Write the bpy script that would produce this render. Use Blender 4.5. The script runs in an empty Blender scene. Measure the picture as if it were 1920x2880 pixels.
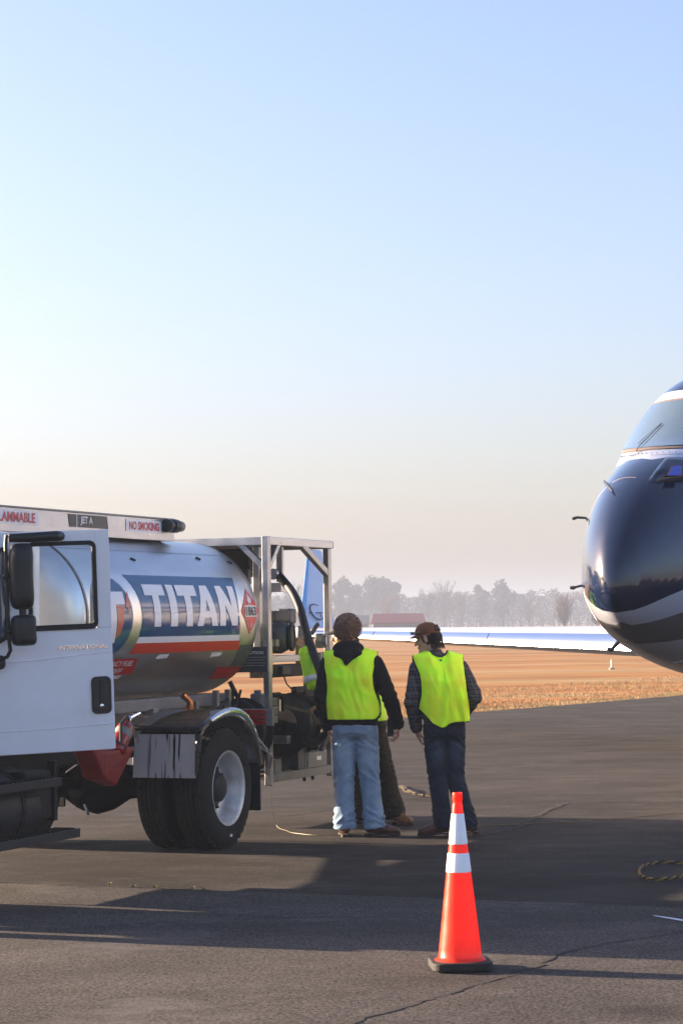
import bpy, bmesh, math, random
from math import sin, cos, pi, radians, sqrt
from mathutils import Vector, Matrix, noise
random.seed(7)
SC = bpy.context.scene
COL = SC.collection

# ------------------------------------------------------------------ camera
CAM_H = 1.79
PITCH = math.atan(315 / 6457.0)
ROLL = 0.0150
cam_d = bpy.data.cameras.new('camera')
cam = bpy.data.objects.new('camera', cam_d)
COL.objects.link(cam)
SC.camera = cam
cam_d.sensor_fit = 'VERTICAL'
cam_d.sensor_height = 22.3
cam_d.sensor_width = 14.87
cam_d.lens = 50.0
cam_d.clip_start = 0.1
cam_d.clip_end = 9000
_f = Vector((0, cos(PITCH), sin(PITCH)))
_u0 = Vector((0, -sin(PITCH), cos(PITCH)))
_r0 = Vector((1, 0, 0))
_u = cos(ROLL) * _u0 + sin(ROLL) * _r0
_r = cos(ROLL) * _r0 - sin(ROLL) * _u0
cam.matrix_world = Matrix(((_r.x, _u.x, -_f.x, 0), (_r.y, _u.y, -_f.y, 0), (_r.z, _u.z, -_f.z, CAM_H), (0, 0, 0, 1)))

# ------------------------------------------------------------------ sky and sun
SUN_EL = radians(12.6)
SUN_AZ = radians(160.0)          # direction towards the sun, counted from +X
W = bpy.data.worlds.new('World')
SC.world = W
W.use_nodes = True
_nt = W.node_tree
_bg = _nt.nodes['Background']
_sky = _nt.nodes.new('ShaderNodeTexSky')
_sky.sky_type = 'NISHITA'
_sky.sun_disc = False
_sky.sun_elevation = SUN_EL
_sky.sun_rotation = pi / 2 - SUN_AZ
_sky.altitude = 0
_sky.air_density = 1.0
_sky.dust_density = 2.5
_sky.ozone_density = 3.2
_wb = _nt.nodes.new('ShaderNodeMixRGB'); _wb.blend_type = 'MULTIPLY'; _wb.inputs[0].default_value = 1.0
_wb.inputs[2].default_value = (1.17, .985, 1.02, 1)      # camera white balance of the sky
_nt.links.new(_sky.outputs[0], _wb.inputs[1]); _nt.links.new(_wb.outputs[0], _bg.inputs[0])
_bg.inputs[1].default_value = 0.065
sun_d = bpy.data.lights.new('sun', 'SUN')
sun_d.energy = 5.0
sun_d.angle = radians(0.6)
sun_d.color = (1.0, 0.78, 0.56)
sun = bpy.data.objects.new('sun', sun_d)
COL.objects.link(sun)
_to = Vector((cos(SUN_AZ) * cos(SUN_EL), sin(SUN_AZ) * cos(SUN_EL), sin(SUN_EL)))
sun.rotation_euler = _to.to_track_quat('Z', 'Y').to_euler()
sun.location = _to * 50
SC.view_settings.view_transform = 'Standard'
SC.view_settings.look = 'None'
SC.view_settings.gamma = 1.0
SC.view_settings.use_curve_mapping = False
SC.view_settings.exposure = 2.45
SC.render.engine = 'CYCLES'
SC.cycles.max_bounces = 8
SC.cycles.volume_bounces = 1
SC.cycles.use_denoising = True
SC.cycles.sample_clamp_indirect = 6

# ------------------------------------------------------------------ helpers
def ident(p):
    return p

class MB:
    def __init__(s, xf=ident):
        s.v = []; s.f = []; s.m = []; s.xf = xf
    def add(s, vs, fs, mi=0):
        o = len(s.v)
        s.v.extend(tuple(s.xf(p)) for p in vs)
        s.f.extend(tuple(i + o for i in q) for q in fs)
        s.m.extend([mi] * len(fs))
        return s
    def box(s, x0, x1, y0, y1, z0, z1, mi=0):
        vs = [(x, y, z) for x in (x0, x1) for y in (y0, y1) for z in (z0, z1)]
        return s.add(vs, [(0, 1, 3, 2), (4, 6, 7, 5), (0, 4, 5, 1), (2, 3, 7, 6), (0, 2, 6, 4), (1, 5, 7, 3)], mi)
    def hexa(s, v8, mi=0):
        return s.add(v8, [(0, 1, 3, 2), (4, 6, 7, 5), (0, 4, 5, 1), (2, 3, 7, 6), (0, 2, 6, 4), (1, 5, 7, 3)], mi)
    def bar(s, a, b, wx, wy, up=(0, 0, 1), mi=0):
        a = Vector(a); b = Vector(b); d = (b - a).normalized(); up = Vector(up)
        if abs(d.dot(up)) > .95: up = Vector((1, 0, 0))
        x = d.cross(up).normalized(); y = x.cross(d).normalized()
        vs = []
        for p in (a, b):
            for i in (-1, 1):
                for j in (-1, 1):
                    vs.append(p + x * i * wx / 2 + y * j * wy / 2)
        return s.hexa(vs, mi)
    def tube(s, pts, r, n=8, closed=False, mi=0):
        P = [Vector(p) for p in pts]
        m = len(P)
        R = r if isinstance(r, (list, tuple)) else [r] * m
        vs = []; fs = []
        prev = None
        for i in range(m):
            if closed: d = P[(i + 1) % m] - P[i - 1]
            else: d = P[min(i + 1, m - 1)] - P[max(i - 1, 0)]
            d.normalize()
            if prev is None:
                a = Vector((0, 0, 1)) if abs(d.z) < .9 else Vector((1, 0, 0))
                x = d.cross(a).normalized()
            else:
                x = (prev - d * prev.dot(d)).normalized()
            prev = x
            y = d.cross(x)
            for k in range(n):
                t = 2 * pi * k / n
                vs.append(P[i] + (x * cos(t) + y * sin(t)) * R[i])
        mm = m if closed else m - 1
        for i in range(mm):
            for k in range(n):
                a = i * n + k; b = i * n + (k + 1) % n
                c = ((i + 1) % m) * n + (k + 1) % n; d2 = ((i + 1) % m) * n + k
                fs.append((a, b, c, d2))
        if not closed:
            fs.append(tuple(range(n - 1, -1, -1)))
            fs.append(tuple((m - 1) * n + k for k in range(n)))
        return s.add(vs, fs, mi)
    def lathe(s, o, ax, prof, n=24, mi=0, caps=True):
        o = Vector(o); ax = Vector(ax).normalized()
        a = Vector((0, 0, 1)) if abs(ax.z) < .9 else Vector((1, 0, 0))
        x = ax.cross(a).normalized(); y = ax.cross(x)
        vs = []; fs = []
        for h, r in prof:
            for k in range(n):
                t = 2 * pi * k / n
                vs.append(o + ax * h + (x * cos(t) + y * sin(t)) * r)
        for i in range(len(prof) - 1):
            for k in range(n):
                fs.append((i * n + k, i * n + (k + 1) % n, (i + 1) * n + (k + 1) % n, (i + 1) * n + k))
        if caps:
            fs.append(tuple(range(n - 1, -1, -1)))
            fs.append(tuple((len(prof) - 1) * n + k for k in range(n)))
        return s.add(vs, fs, mi)
    def grid(s, fn, nu, nv, mi=0, closeu=False):
        vs = [fn(i / nu, j / nv) for j in range(nv + 1) for i in range(nu + (0 if closeu else 1))]
        w = nu if closeu else nu + 1
        fs = []
        for j in range(nv):
            for i in range(nu):
                i2 = (i + 1) % w
                fs.append((j * w + i, j * w + i2, (j + 1) * w + i2, (j + 1) * w + i))
        return s.add(vs, fs, mi)
    def prism(s, poly, fn, d0, d1, mi=0):
        n = len(poly)
        vs = [fn(a, b, d0) for a, b in poly] + [fn(a, b, d1) for a, b in poly]
        fs = [tuple(range(n - 1, -1, -1)), tuple(range(n, 2 * n))]
        fs += [(i, (i + 1) % n, n + (i + 1) % n, n + i) for i in range(n)]
        return s.add(vs, fs, mi)
    def ball(s, c, r, n=14, m=9, rot=None, mi=0):
        c = Vector(c); r = r if isinstance(r, (tuple, list)) else (r, r, r)
        vs = [];
        for j in range(1, m):
            t = pi * j / m
            for i in range(n):
                a = 2 * pi * i / n
                p = Vector((r[0] * sin(t) * cos(a), r[1] * sin(t) * sin(a), r[2] * cos(t)))
                vs.append(c + (rot @ p if rot else p))
        q = Vector((0, 0, r[2])); vs.append(c + (rot @ q if rot else q))
        q = Vector((0, 0, -r[2])); vs.append(c + (rot @ q if rot else q))
        T_ = (m - 1) * n
        fs = [(j * n + i, (j + 1) * n + i, (j + 1) * n + (i + 1) % n, j * n + (i + 1) % n) for j in range(m - 2) for i in range(n)]
        fs += [(T_, i, (i + 1) % n) for i in range(n)]
        fs += [(T_ + 1, (m - 2) * n + (i + 1) % n, (m - 2) * n + i) for i in range(n)]
        return s.add(vs, fs, mi)
    def cap(s, a, b, ra, rb=None, n=12):
        rb = ra if rb is None else rb
        a = Vector(a); b = Vector(b)
        d = b - a
        L = d.length
        if L < 1e-6: return s.ball(a, ra)
        d /= L
        prof = []
        for k in range(1, 5):
            t = pi / 2 * (1 - k / 4.0)
            prof.append((-ra * sin(t), ra * cos(t)))
        for k in range(0, 4):
            t = pi / 2 * k / 4.0
            prof.append((L + rb * sin(t), rb * cos(t)))
        return s.lathe(a, d, prof, n)
    def loft(s, rings, n=28, p=2.3):
        vs = []; fs = []
        for c, rx, ry in rings:
            for k in range(n):
                t = 2 * pi * k / n
                cx, sx = cos(t), sin(t)
                vs.append((c[0] + rx * math.copysign(abs(cx) ** (2 / p), cx), c[1] + ry * math.copysign(abs(sx) ** (2 / p), sx), c[2]))
        for i in range(len(rings) - 1):
            for k in range(n):
                fs.append((i * n + k, i * n + (k + 1) % n, (i + 1) * n + (k + 1) % n, (i + 1) * n + k))
        fs.append(tuple(range(n - 1, -1, -1)))
        fs.append(tuple((len(rings) - 1) * n + k for k in range(n)))
        return s.add(vs, fs)
    def mesh(s, name, recalc=True):
        me = bpy.data.meshes.new(name)
        me.from_pydata(s.v, [], s.f)
        if any(s.m): me.polygons.foreach_set('material_index', s.m)
        if recalc:
            bm = bmesh.new(); bm.from_mesh(me)
            bmesh.ops.recalc_face_normals(bm, faces=bm.faces[:])
            bm.to_mesh(me); bm.free()
        me.update()
        return me
    def build(s, name, mat, parent=None, smooth=False, bevel=0, recalc=True, ang=40, seg=2, solid=0):
        me = s.mesh(name, recalc)
        return mkobj(name, me, mat, parent, smooth, bevel, ang, seg, solid)

def mkobj(name, me, mat, parent=None, smooth=False, bevel=0, ang=40, seg=2, solid=0):
    for m in (mat if isinstance(mat, (list, tuple)) else [mat]):
        me.materials.append(m)
    if smooth:
        me.polygons.foreach_set('use_smooth', [True] * len(me.polygons))
        if smooth != 2: me.set_sharp_from_angle(angle=radians(ang))
    o = bpy.data.objects.new(name, me)
    COL.objects.link(o)
    if parent: o.parent = parent
    if solid:
        md = o.modifiers.new('solid', 'SOLIDIFY'); md.thickness = solid; md.offset = 0
    if bevel:
        md = o.modifiers.new('bevel', 'BEVEL'); md.width = bevel; md.segments = seg; md.limit_method = 'ANGLE'; md.angle_limit = radians(35)
        md.harden_normals = False
    return o

def empty(name, loc=(0, 0, 0), rz=0, parent=None):
    o = bpy.data.objects.new(name, None); COL.objects.link(o)
    o.location = loc; o.rotation_euler = (0, 0, rz); o.empty_display_size = .1
    if parent: o.parent = parent
    return o

def tag(o, label=None, cat=None, group=None, kind=None):
    if label: o['label'] = label
    if cat: o['category'] = cat
    if group: o['group'] = group
    if kind: o['kind'] = kind
    return o

def remesh(mb, voxel, smooth=6, fac=.5):
    me = mb.mesh('tmp')
    o = bpy.data.objects.new('tmp', me); COL.objects.link(o)
    md = o.modifiers.new('r', 'REMESH'); md.mode = 'VOXEL'; md.voxel_size = voxel; md.adaptivity = 0
    dg = bpy.context.evaluated_depsgraph_get()
    out = bpy.data.meshes.new_from_object(o.evaluated_get(dg))
    bpy.data.objects.remove(o); bpy.data.meshes.remove(me)
    if smooth:
        bm = bmesh.new(); bm.from_mesh(out)
        for _ in range(smooth):
            bmesh.ops.smooth_vert(bm, verts=bm.verts[:], factor=fac, use_axis_x=True, use_axis_y=True, use_axis_z=True)
        bm.to_mesh(out); bm.free()
    return out

def displace(me, fn):
    """move every vertex along its normal by fn(co)"""
    me.update()
    N = [v.normal.copy() for v in me.vertices]
    for v, n in zip(me.vertices, N):
        v.co = v.co + n * fn(v.co, n)
    me.update()

# ------------------------------------------------------------------ materials
def pm(name, col, rough=.5, metal=0., var=0., vscale=6., col2=None, bump=0., bscale=80., stretch=(1, 1, 1), coat=0., spec=.5, rvar=0., detail=5, trans=0., ior=1.45, coatr=.03):
    m = bpy.data.materials.new(name); m.use_nodes = True
    nt = m.node_tree; b = nt.nodes['Principled BSDF']
    b.inputs['Base Color'].default_value = (*col, 1)
    b.inputs['Roughness'].default_value = rough
    b.inputs['Metallic'].default_value = metal
    b.inputs['Specular IOR Level'].default_value = spec
    b.inputs['Coat Weight'].default_value = coat
    b.inputs['Coat Roughness'].default_value = coatr
    b.inputs['Transmission Weight'].default_value = trans
    b.inputs['IOR'].default_value = ior
    if var or col2 or bump or rvar:
        tc = nt.nodes.new('ShaderNodeTexCoord'); mp = nt.nodes.new('ShaderNodeMapping')
        mp.inputs['Scale'].default_value = stretch
        nt.links.new(tc.outputs['Object'], mp.inputs[0])
    if var or col2 or rvar:
        nz = nt.nodes.new('ShaderNodeTexNoise'); nz.inputs['Scale'].default_value = vscale; nz.inputs['Detail'].default_value = detail
        nz.inputs['Roughness'].default_value = .62
        nt.links.new(mp.outputs[0], nz.inputs[0])
        rp = nt.nodes.new('ShaderNodeValToRGB')
        e = rp.color_ramp.elements
        e[0].position = .32; e[1].position = .68
        c2 = col2 if col2 else tuple(min(1, c * (1 + var)) for c in col)
        c1 = col if col2 else tuple(c * (1 - var) for c in col)
        e[0].color = (*c1, 1); e[1].color = (*c2, 1)
        nt.links.new(nz.outputs[0], rp.inputs[0])
        if var or col2: nt.links.new(rp.outputs[0], b.inputs['Base Color'])
        if rvar:
            mr = nt.nodes.new('ShaderNodeMapRange')
            mr.inputs[1].default_value = .3; mr.inputs[2].default_value = .7
            mr.inputs[3].default_value = max(.01, rough - rvar); mr.inputs[4].default_value = rough + rvar
            nt.links.new(nz.outputs[0], mr.inputs[0]); nt.links.new(mr.outputs[0], b.inputs['Roughness'])
    if bump:
        n2 = nt.nodes.new('ShaderNodeTexNoise'); n2.inputs['Scale'].default_value = bscale; n2.inputs['Detail'].default_value = 4
        nt.links.new(mp.outputs[0], n2.inputs[0])
        bp = nt.nodes.new('ShaderNodeBump'); bp.inputs['Strength'].default_value = bump; bp.inputs['Distance'].default_value = .01
        nt.links.new(n2.outputs[0], bp.inputs['Height']); nt.links.new(bp.outputs[0], b.inputs['Normal'])
    return m

M = {}
M['white_paint'] = pm('white_paint', (.76, .76, .77), .35, col2=(.85, .86, .88), vscale=2.2, coat=.3, rvar=.08)
M['black_plastic'] = pm('black_plastic', (.006, .006, .0065), .42, bump=.15, bscale=300, rvar=.1)
M['black_rubber'] = pm('black_rubber', (.008, .008, .008), .7, var=.25, vscale=14, bump=.2, bscale=120)
M['tyre'] = pm('tyre', (.0075, .0072, .007), .78, var=.3, vscale=9, bump=.5, bscale=60)
M['dark_chassis'] = pm('dark_chassis', (.006, .0055, .005), .75, var=.4, vscale=7, bump=.3, bscale=40)
M['dark_steel'] = pm('dark_steel', (.035, .035, .038), .55, metal=.5, var=.3, vscale=9, rvar=.12)
M['aluminium'] = pm('aluminium', (.44, .44, .45), .38, metal=.9, var=.12, vscale=5, rvar=.12, bump=.05, bscale=200)
M['alu_tank'] = pm('alu_tank', (.76, .745, .72), .34, metal=1., var=.05, vscale=2.5, rvar=.05, stretch=(1, 3, 3))
M['alu_dull'] = pm('alu_dull', (.25, .25, .255), .6, metal=.45, var=.18, vscale=8, rvar=.15)
M['galv'] = pm('galv', (.34, .345, .36), .40, metal=.88, var=.15, vscale=10, rvar=.12)
M['polished'] = pm('polished', (.82, .82, .82), .25, metal=1., var=.06, vscale=9, rvar=.06)
M['rim_white'] = pm('rim_white', (.62, .61, .60), .45, metal=.35, var=.25, vscale=8, rvar=.1)
M['vinyl_blue'] = pm('vinyl_blue', (.012, .075, .19), .18, coat=.45, var=.08, vscale=2, spec=.5)
M['vinyl_white'] = pm('vinyl_white', (.86, .86, .88), .35, coat=.15)
M['vinyl_red'] = pm('vinyl_red', (.62, .045, .018), .38, coat=.08, var=.05)
M['vinyl_orange'] = pm('vinyl_orange', (.62, .10, .05), .3, coat=.2)
M['sign_white'] = pm('sign_white', (.78, .77, .78), .4, var=.04, vscale=20)
M['sign_red'] = pm('sign_red', (.55, .03, .05), .4)
M['sign_red_bg'] = pm('sign_red_bg', (.50, .022, .024), .28, var=.08)
M['sign_black'] = pm('sign_black', (.015, .018, .02), .4)
M['placard_red'] = pm('placard_red', (.68, .05, .045), .35)
M['red_paint'] = pm('red_paint', (.27, .008, .008), .35, var=.12, vscale=8, coat=.3)
M['lamp_red'] = pm('lamp_red', (.30, .01, .012), .2, coat=.6)
M['chrome'] = pm('chrome', (.85, .85, .86), .08, metal=1)
M['brass'] = pm('brass', (.45, .26, .08), .3, metal=1, var=.2, vscale=20)
M['copper'] = pm('copper', (.50, .19, .07), .3, metal=1, var=.2, vscale=20)
M['meter_grey'] = pm('meter_grey', (.055, .062, .07), .45, var=.15, vscale=10, rvar=.1)
M['yellow_paint'] = pm('yellow_paint', (.60, .46, .10), .5, var=.1)
M['pale_dial'] = pm('pale_dial', (.60, .60, .52), .35, var=.05)
M['gauge_case'] = pm('gauge_case', (.20, .20, .175), .5, var=.12)
M['cream'] = pm('cream', (.19, .19, .17), .6, var=.1)
M['interior'] = pm('interior', (.06, .06, .065), .8, var=.2)
M['hose'] = pm('hose', (.007, .007, .008), .5, var=.2, vscale=20, bump=.3, bscale=90)
M['tar'] = pm('tar', (.008, .007, .007), .16, var=.3, vscale=16, bump=.5, bscale=45, rvar=.1)
M['cone_orange'] = pm('cone_orange', (.93, .045, .014), .34, col2=(1.0, .085, .03), vscale=9, rvar=.08, coat=.15)
M['cone_white'] = pm('cone_white', (.99, .99, 1.0), .25, col2=(.90, .89, .88), vscale=14)
M['cone_base'] = pm('cone_base', (.016, .015, .014), .72, var=.35, vscale=12, bump=.4, bscale=90)
M['skin'] = pm('skin', (.52, .26, .18), .55, var=.12, vscale=22, bump=.1, bscale=140)
M['skin2'] = pm('skin2', (.50, .28, .20), .55, var=.10, vscale=22, bump=.1, bscale=140)
M['hair_curly'] = pm('hair_curly', (.24, .135, .085), .55, var=.5, vscale=30)
M['hair_dark'] = pm('hair_dark', (.022, .012, .008), .5, var=.4, vscale=40)
M['hoodie'] = pm('hoodie', (.004, .004, .0045), .92, var=.2, vscale=30, bump=.25, bscale=300)
M['hivis'] = pm('hivis', (.84, 1.75, .02), .62, var=.04, vscale=9, bump=.12, bscale=260)
M['hivis_jacket'] = pm('hivis_jacket', (.60, 1.2, .03), .62, var=.06, vscale=9, bump=.2, bscale=160)
M['binding'] = pm('binding', (.010, .010, .011), .8)
M['reflective'] = pm('reflective', (.88, .90, .92), .3, metal=.2)
M['jeans_light'] = pm('jeans_light', (.15, .24, .36), .9, col2=(.29, .41, .54), vscale=9, bump=.25, bscale=320)
M['jeans_dark'] = pm('jeans_dark', (.005, .009, .022), .9, col2=(.011, .020, .042), vscale=5, bump=.25, bscale=320)
M['denim_fade'] = pm('denim_fade', (.06, .10, .17), .9, var=.3, vscale=9, bump=.25, bscale=320)
M['olive'] = pm('olive', (.014, .010, .006), .9, col2=(.032, .023, .012), vscale=7, bump=.25, bscale=260)
M['boot_brown'] = pm('boot_brown', (.085, .030, .015), .42, var=.35, vscale=16, bump=.2, bscale=90)
M['boot_tan'] = pm('boot_tan', (.22, .11, .042), .6, var=.3, vscale=18, bump=.3, bscale=110)
M['sole'] = pm('sole', (.030, .022, .016), .7, var=.3)
M['heel_wood'] = pm('heel_wood', (.20, .085, .040), .5, var=.2, vscale=30)
M['cap_brown'] = pm('cap_brown', (.15, .055, .022), .85, var=.2, vscale=14, bump=.3, bscale=260)
M['cap_dark'] = pm('cap_dark', (.008, .0075, .0075), .85, var=.3, vscale=14, bump=.3, bscale=260)
M['eye'] = pm('eye', (.6, .58, .56), .2)
M['navy_paint'] = pm('navy_paint', (.006, .012, .036), .16, coat=1., coatr=.035, spec=.25)
M['silver_paint'] = pm('silver_paint', (.60, .62, .72), .22, metal=.35, coat=.8)
M['grey_paint'] = pm('grey_paint', (.11, .105, .10), .3, coat=.8)
M['belly_paint'] = pm('belly_paint', (.62, .61, .62), .34, metal=.3, coat=.7)
M['wing_white'] = pm('wing_white', (.48, .49, .54), .32, coat=.5, var=.02, vscale=1)
M['wing_edge'] = pm('wing_edge', (.86, .88, .93), .16, metal=1., rvar=.03, vscale=2)
M['winglet_blue'] = pm('winglet_blue', (.42, .52, .74), .3, coat=.5)
M['winglet_edge'] = pm('winglet_edge', (.13, .33, .68), .22, coat=.6)
M['emblem_blue'] = pm('emblem_blue', (.012, .022, .06), .35)
M['cockpit_glass'] = pm('cockpit_glass', (.085, .125, .155), .05, coat=1., spec=.9)
M['seal'] = pm('seal', (.16, .12, .10), .5)
M['probe'] = pm('probe', (.10, .10, .10), .3, metal=.8)
M['sensor_blue'] = pm('sensor_blue', (.02, .06, .45), .06, coat=1.)
M['rope_yellow'] = pm('rope_yellow', (.30, .16, .025), .7, var=.2, vscale=40)
M['rope_black'] = pm('rope_black', (.012, .012, .012), .7)
M['wire_yellow'] = pm('wire_yellow', (.13, .10, .04), .5)
M['straw'] = pm('straw', (.07, .048, .028), .8, var=.3, vscale=40)
M['bark_far'] = pm('bark_far', (.02, .017, .016), .9)
M['pine'] = pm('pine', (.010, .017, .015), .9, var=.4, vscale=.5)
M['twig_grey'] = pm('twig_grey', (.018, .015, .016), .9, var=.3, vscale=.4)
M['twig_red'] = pm('twig_red', (.11, .038, .020), .9, var=.3, vscale=.6)
M['barn_roof'] = pm('barn_roof', (.15, .008, .016), .6, var=.15, vscale=1.2)
M['barn_wall'] = pm('barn_wall', (.14, .13, .12), .8, var=.15, vscale=1.)
M['roof_grey'] = pm('roof_grey', (.13, .12, .125), .6, var=.1, vscale=1.)
M['weed'] = pm('weed', (.16, .17, .035), .8, var=.3, vscale=30)
M['line_paint'] = pm('line_paint', (.62, .66, .72), .7, var=.12, vscale=25)
M['crack'] = pm('crack', (.012, .011, .011), .9, var=.3, vscale=30)

def translucent(mat, k):
    nt = mat.node_tree; b = nt.nodes['Principled BSDF']; out = nt.nodes['Material Output']
    tr = nt.nodes.new('ShaderNodeBsdfTranslucent'); mx = nt.nodes.new('ShaderNodeMixShader'); mx.inputs[0].default_value = k
    src = b.inputs['Base Color']
    if src.is_linked: nt.links.new(src.links[0].from_socket, tr.inputs[0])
    else: tr.inputs[0].default_value = src.default_value
    nt.links.new(b.outputs[0], mx.inputs[1]); nt.links.new(tr.outputs[0], mx.inputs[2]); nt.links.new(mx.outputs[0], out.inputs[0])
translucent(M['cone_orange'], .45)

def glass_mat(name, col, a):
    m = bpy.data.materials.new(name); m.use_nodes = True
    nt = m.node_tree; nt.nodes.clear()
    out = nt.nodes.new('ShaderNodeOutputMaterial'); mx = nt.nodes.new('ShaderNodeMixShader')
    tr = nt.nodes.new('ShaderNodeBsdfTransparent'); gl = nt.nodes.new('ShaderNodeBsdfGlossy')
    fr = nt.nodes.new('ShaderNodeFresnel'); fr.inputs[0].default_value = 1.45
    tr.inputs[0].default_value = (*col, 1); gl.inputs['Roughness'].default_value = .02
    ad = nt.nodes.new('ShaderNodeMath'); ad.operation = 'ADD'; ad.inputs[1].default_value = a
    nt.links.new(fr.outputs[0], ad.inputs[0]); nt.links.new(ad.outputs[0], mx.inputs[0])
    nt.links.new(tr.outputs[0], mx.inputs[1]); nt.links.new(gl.outputs[0], mx.inputs[2]); nt.links.new(mx.outputs[0], out.inputs[0])
    return m
M['door_glass'] = glass_mat('door_glass', (.90, .95, .93), .0)
M['green_glass'] = glass_mat('green_glass', (.40, .55, .50), .04)

def asphalt_mat(name, c0, c1, grain, gscale, stain):
    m = bpy.data.materials.new(name); m.use_nodes = True
    nt = m.node_tree; b = nt.nodes['Principled BSDF']; L = nt.links.new
    tc = nt.nodes.new('ShaderNodeTexCoord')
    def nz(scale, detail=4, rough=.6, st=(1, 1, 1), rot=0):
        mp = nt.nodes.new('ShaderNodeMapping'); mp.inputs['Scale'].default_value = st; mp.inputs['Rotation'].default_value = (0, 0, rot)
        n = nt.nodes.new('ShaderNodeTexNoise'); n.inputs['Scale'].default_value = scale; n.inputs['Detail'].default_value = detail; n.inputs['Roughness'].default_value = rough
        L(tc.outputs['Object'], mp.inputs[0]); L(mp.outputs[0], n.inputs[0]); return n
    def ramp(src, p0, q0, p1, q1):
        r = nt.nodes.new('ShaderNodeValToRGB'); e = r.color_ramp.elements
        e[0].position = p0; e[0].color = (*q0, 1); e[1].position = p1; e[1].color = (*q1, 1); L(src, r.inputs[0]); return r
    def mix(kind, fac, a, bb):
        x = nt.nodes.new('ShaderNodeMixRGB'); x.blend_type = kind
        if isinstance(fac, float): x.inputs[0].default_value = fac
        else: L(fac, x.inputs[0])
        L(a, x.inputs[1]); L(bb, x.inputs[2]); return x
    big = nz(.35, 7, .68, (.6, .9, 1), .25)
    base = ramp(big.outputs[0], .35, c0, .68, c1)
    fine = nz(gscale, 3, .75)
    fr = ramp(fine.outputs[0], .40, (.32, .32, .32), .62, (1.75, 1.70, 1.66))
    c = mix('MULTIPLY', grain, base.outputs[0], fr.outputs[0])
    # single pale and reddish stones
    vo = nt.nodes.new('ShaderNodeTexVoronoi'); vo.inputs['Scale'].default_value = gscale * .55; L(tc.outputs['Object'], vo.inputs[0])
    vr = ramp(vo.outputs['Distance'], .10, (1, 1, 1), .30, (0, 0, 0))
    sel = nt.nodes.new('ShaderNodeSeparateColor'); L(vo.outputs['Color'], sel.inputs[0])
    sr_ = ramp(sel.outputs[0], .72, (0, 0, 0), .80, (1, 1, 1))
    mm = mix('MULTIPLY', 1.0, vr.outputs[0], sr_.outputs[0])
    mk = nt.nodes.new('ShaderNodeMath'); mk.operation = 'MULTIPLY'; mk.inputs[1].default_value = .55 * grain; L(mm.outputs[0], mk.inputs[0])
    st_ = nt.nodes.new('ShaderNodeRGB'); st_.outputs[0].default_value = (.16, .125, .115, 1)
    c = mix('MIX', mk.outputs[0], c.outputs[0], st_.outputs[0])
    st = nz(.9, 8, .72, (.7, 1.0, 1), -.3)
    sr = ramp(st.outputs[0], .38, (.50, .48, .47), .56, (1, 1, 1))
    c = mix('MULTIPLY', stain, c.outputs[0], sr.outputs[0])
    # brush-like streaks along the paving direction
    sk = nz(1.6, 8, .78, (.6, 1.0, 1), .32)
    kr = ramp(sk.outputs[0], .36, (.62, .59, .57), .64, (1.30, 1.27, 1.24))
    c = mix('MULTIPLY', stain, c.outputs[0], kr.outputs[0])
    pale = nz(1.1, 8, .78, (.6, .8, 1), .4)
    pr = ramp(pale.outputs[0], .53, (0, 0, 0), .70, (.75, .75, .75))
    gy = nt.nodes.new('ShaderNodeRGB'); gy.outputs[0].default_value = (c1[0] * 1.5, c1[1] * 1.52, c1[2] * 1.58, 1)
    c = mix('MIX', pr.outputs[0], c.outputs[0], gy.outputs[0])
    # oil drips: small dark soft spots
    v2 = nt.nodes.new('ShaderNodeTexVoronoi'); v2.inputs['Scale'].default_value = .55; L(tc.outputs['Object'], v2.inputs[0])
    o2 = ramp(v2.outputs['Distance'], .03, (.45, .44, .43), .13, (1, 1, 1))
    c = mix('MULTIPLY', .8, c.outputs[0], o2.outputs[0])
    L(c.outputs[0], b.inputs['Base Color'])
    b.inputs['Roughness'].default_value = .9; b.inputs['Specular IOR Level'].default_value = .15
    bp = nt.nodes.new('ShaderNodeBump'); bp.inputs['Strength'].default_value = .6; bp.inputs['Distance'].default_value = .006
    L(fine.outputs[0], bp.inputs['Height']); L(bp.outputs[0], b.inputs['Normal'])
    return m
M['asphalt_near'] = asphalt_mat('asphalt_near', (.054, .049, .045), (.084, .074, .067), 1.0, 55, .5)
M['asphalt_far'] = asphalt_mat('asphalt_far', (.0265, .0226, .0200), (.0480, .0412, .0362), .75, 50, 1.0)

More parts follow.
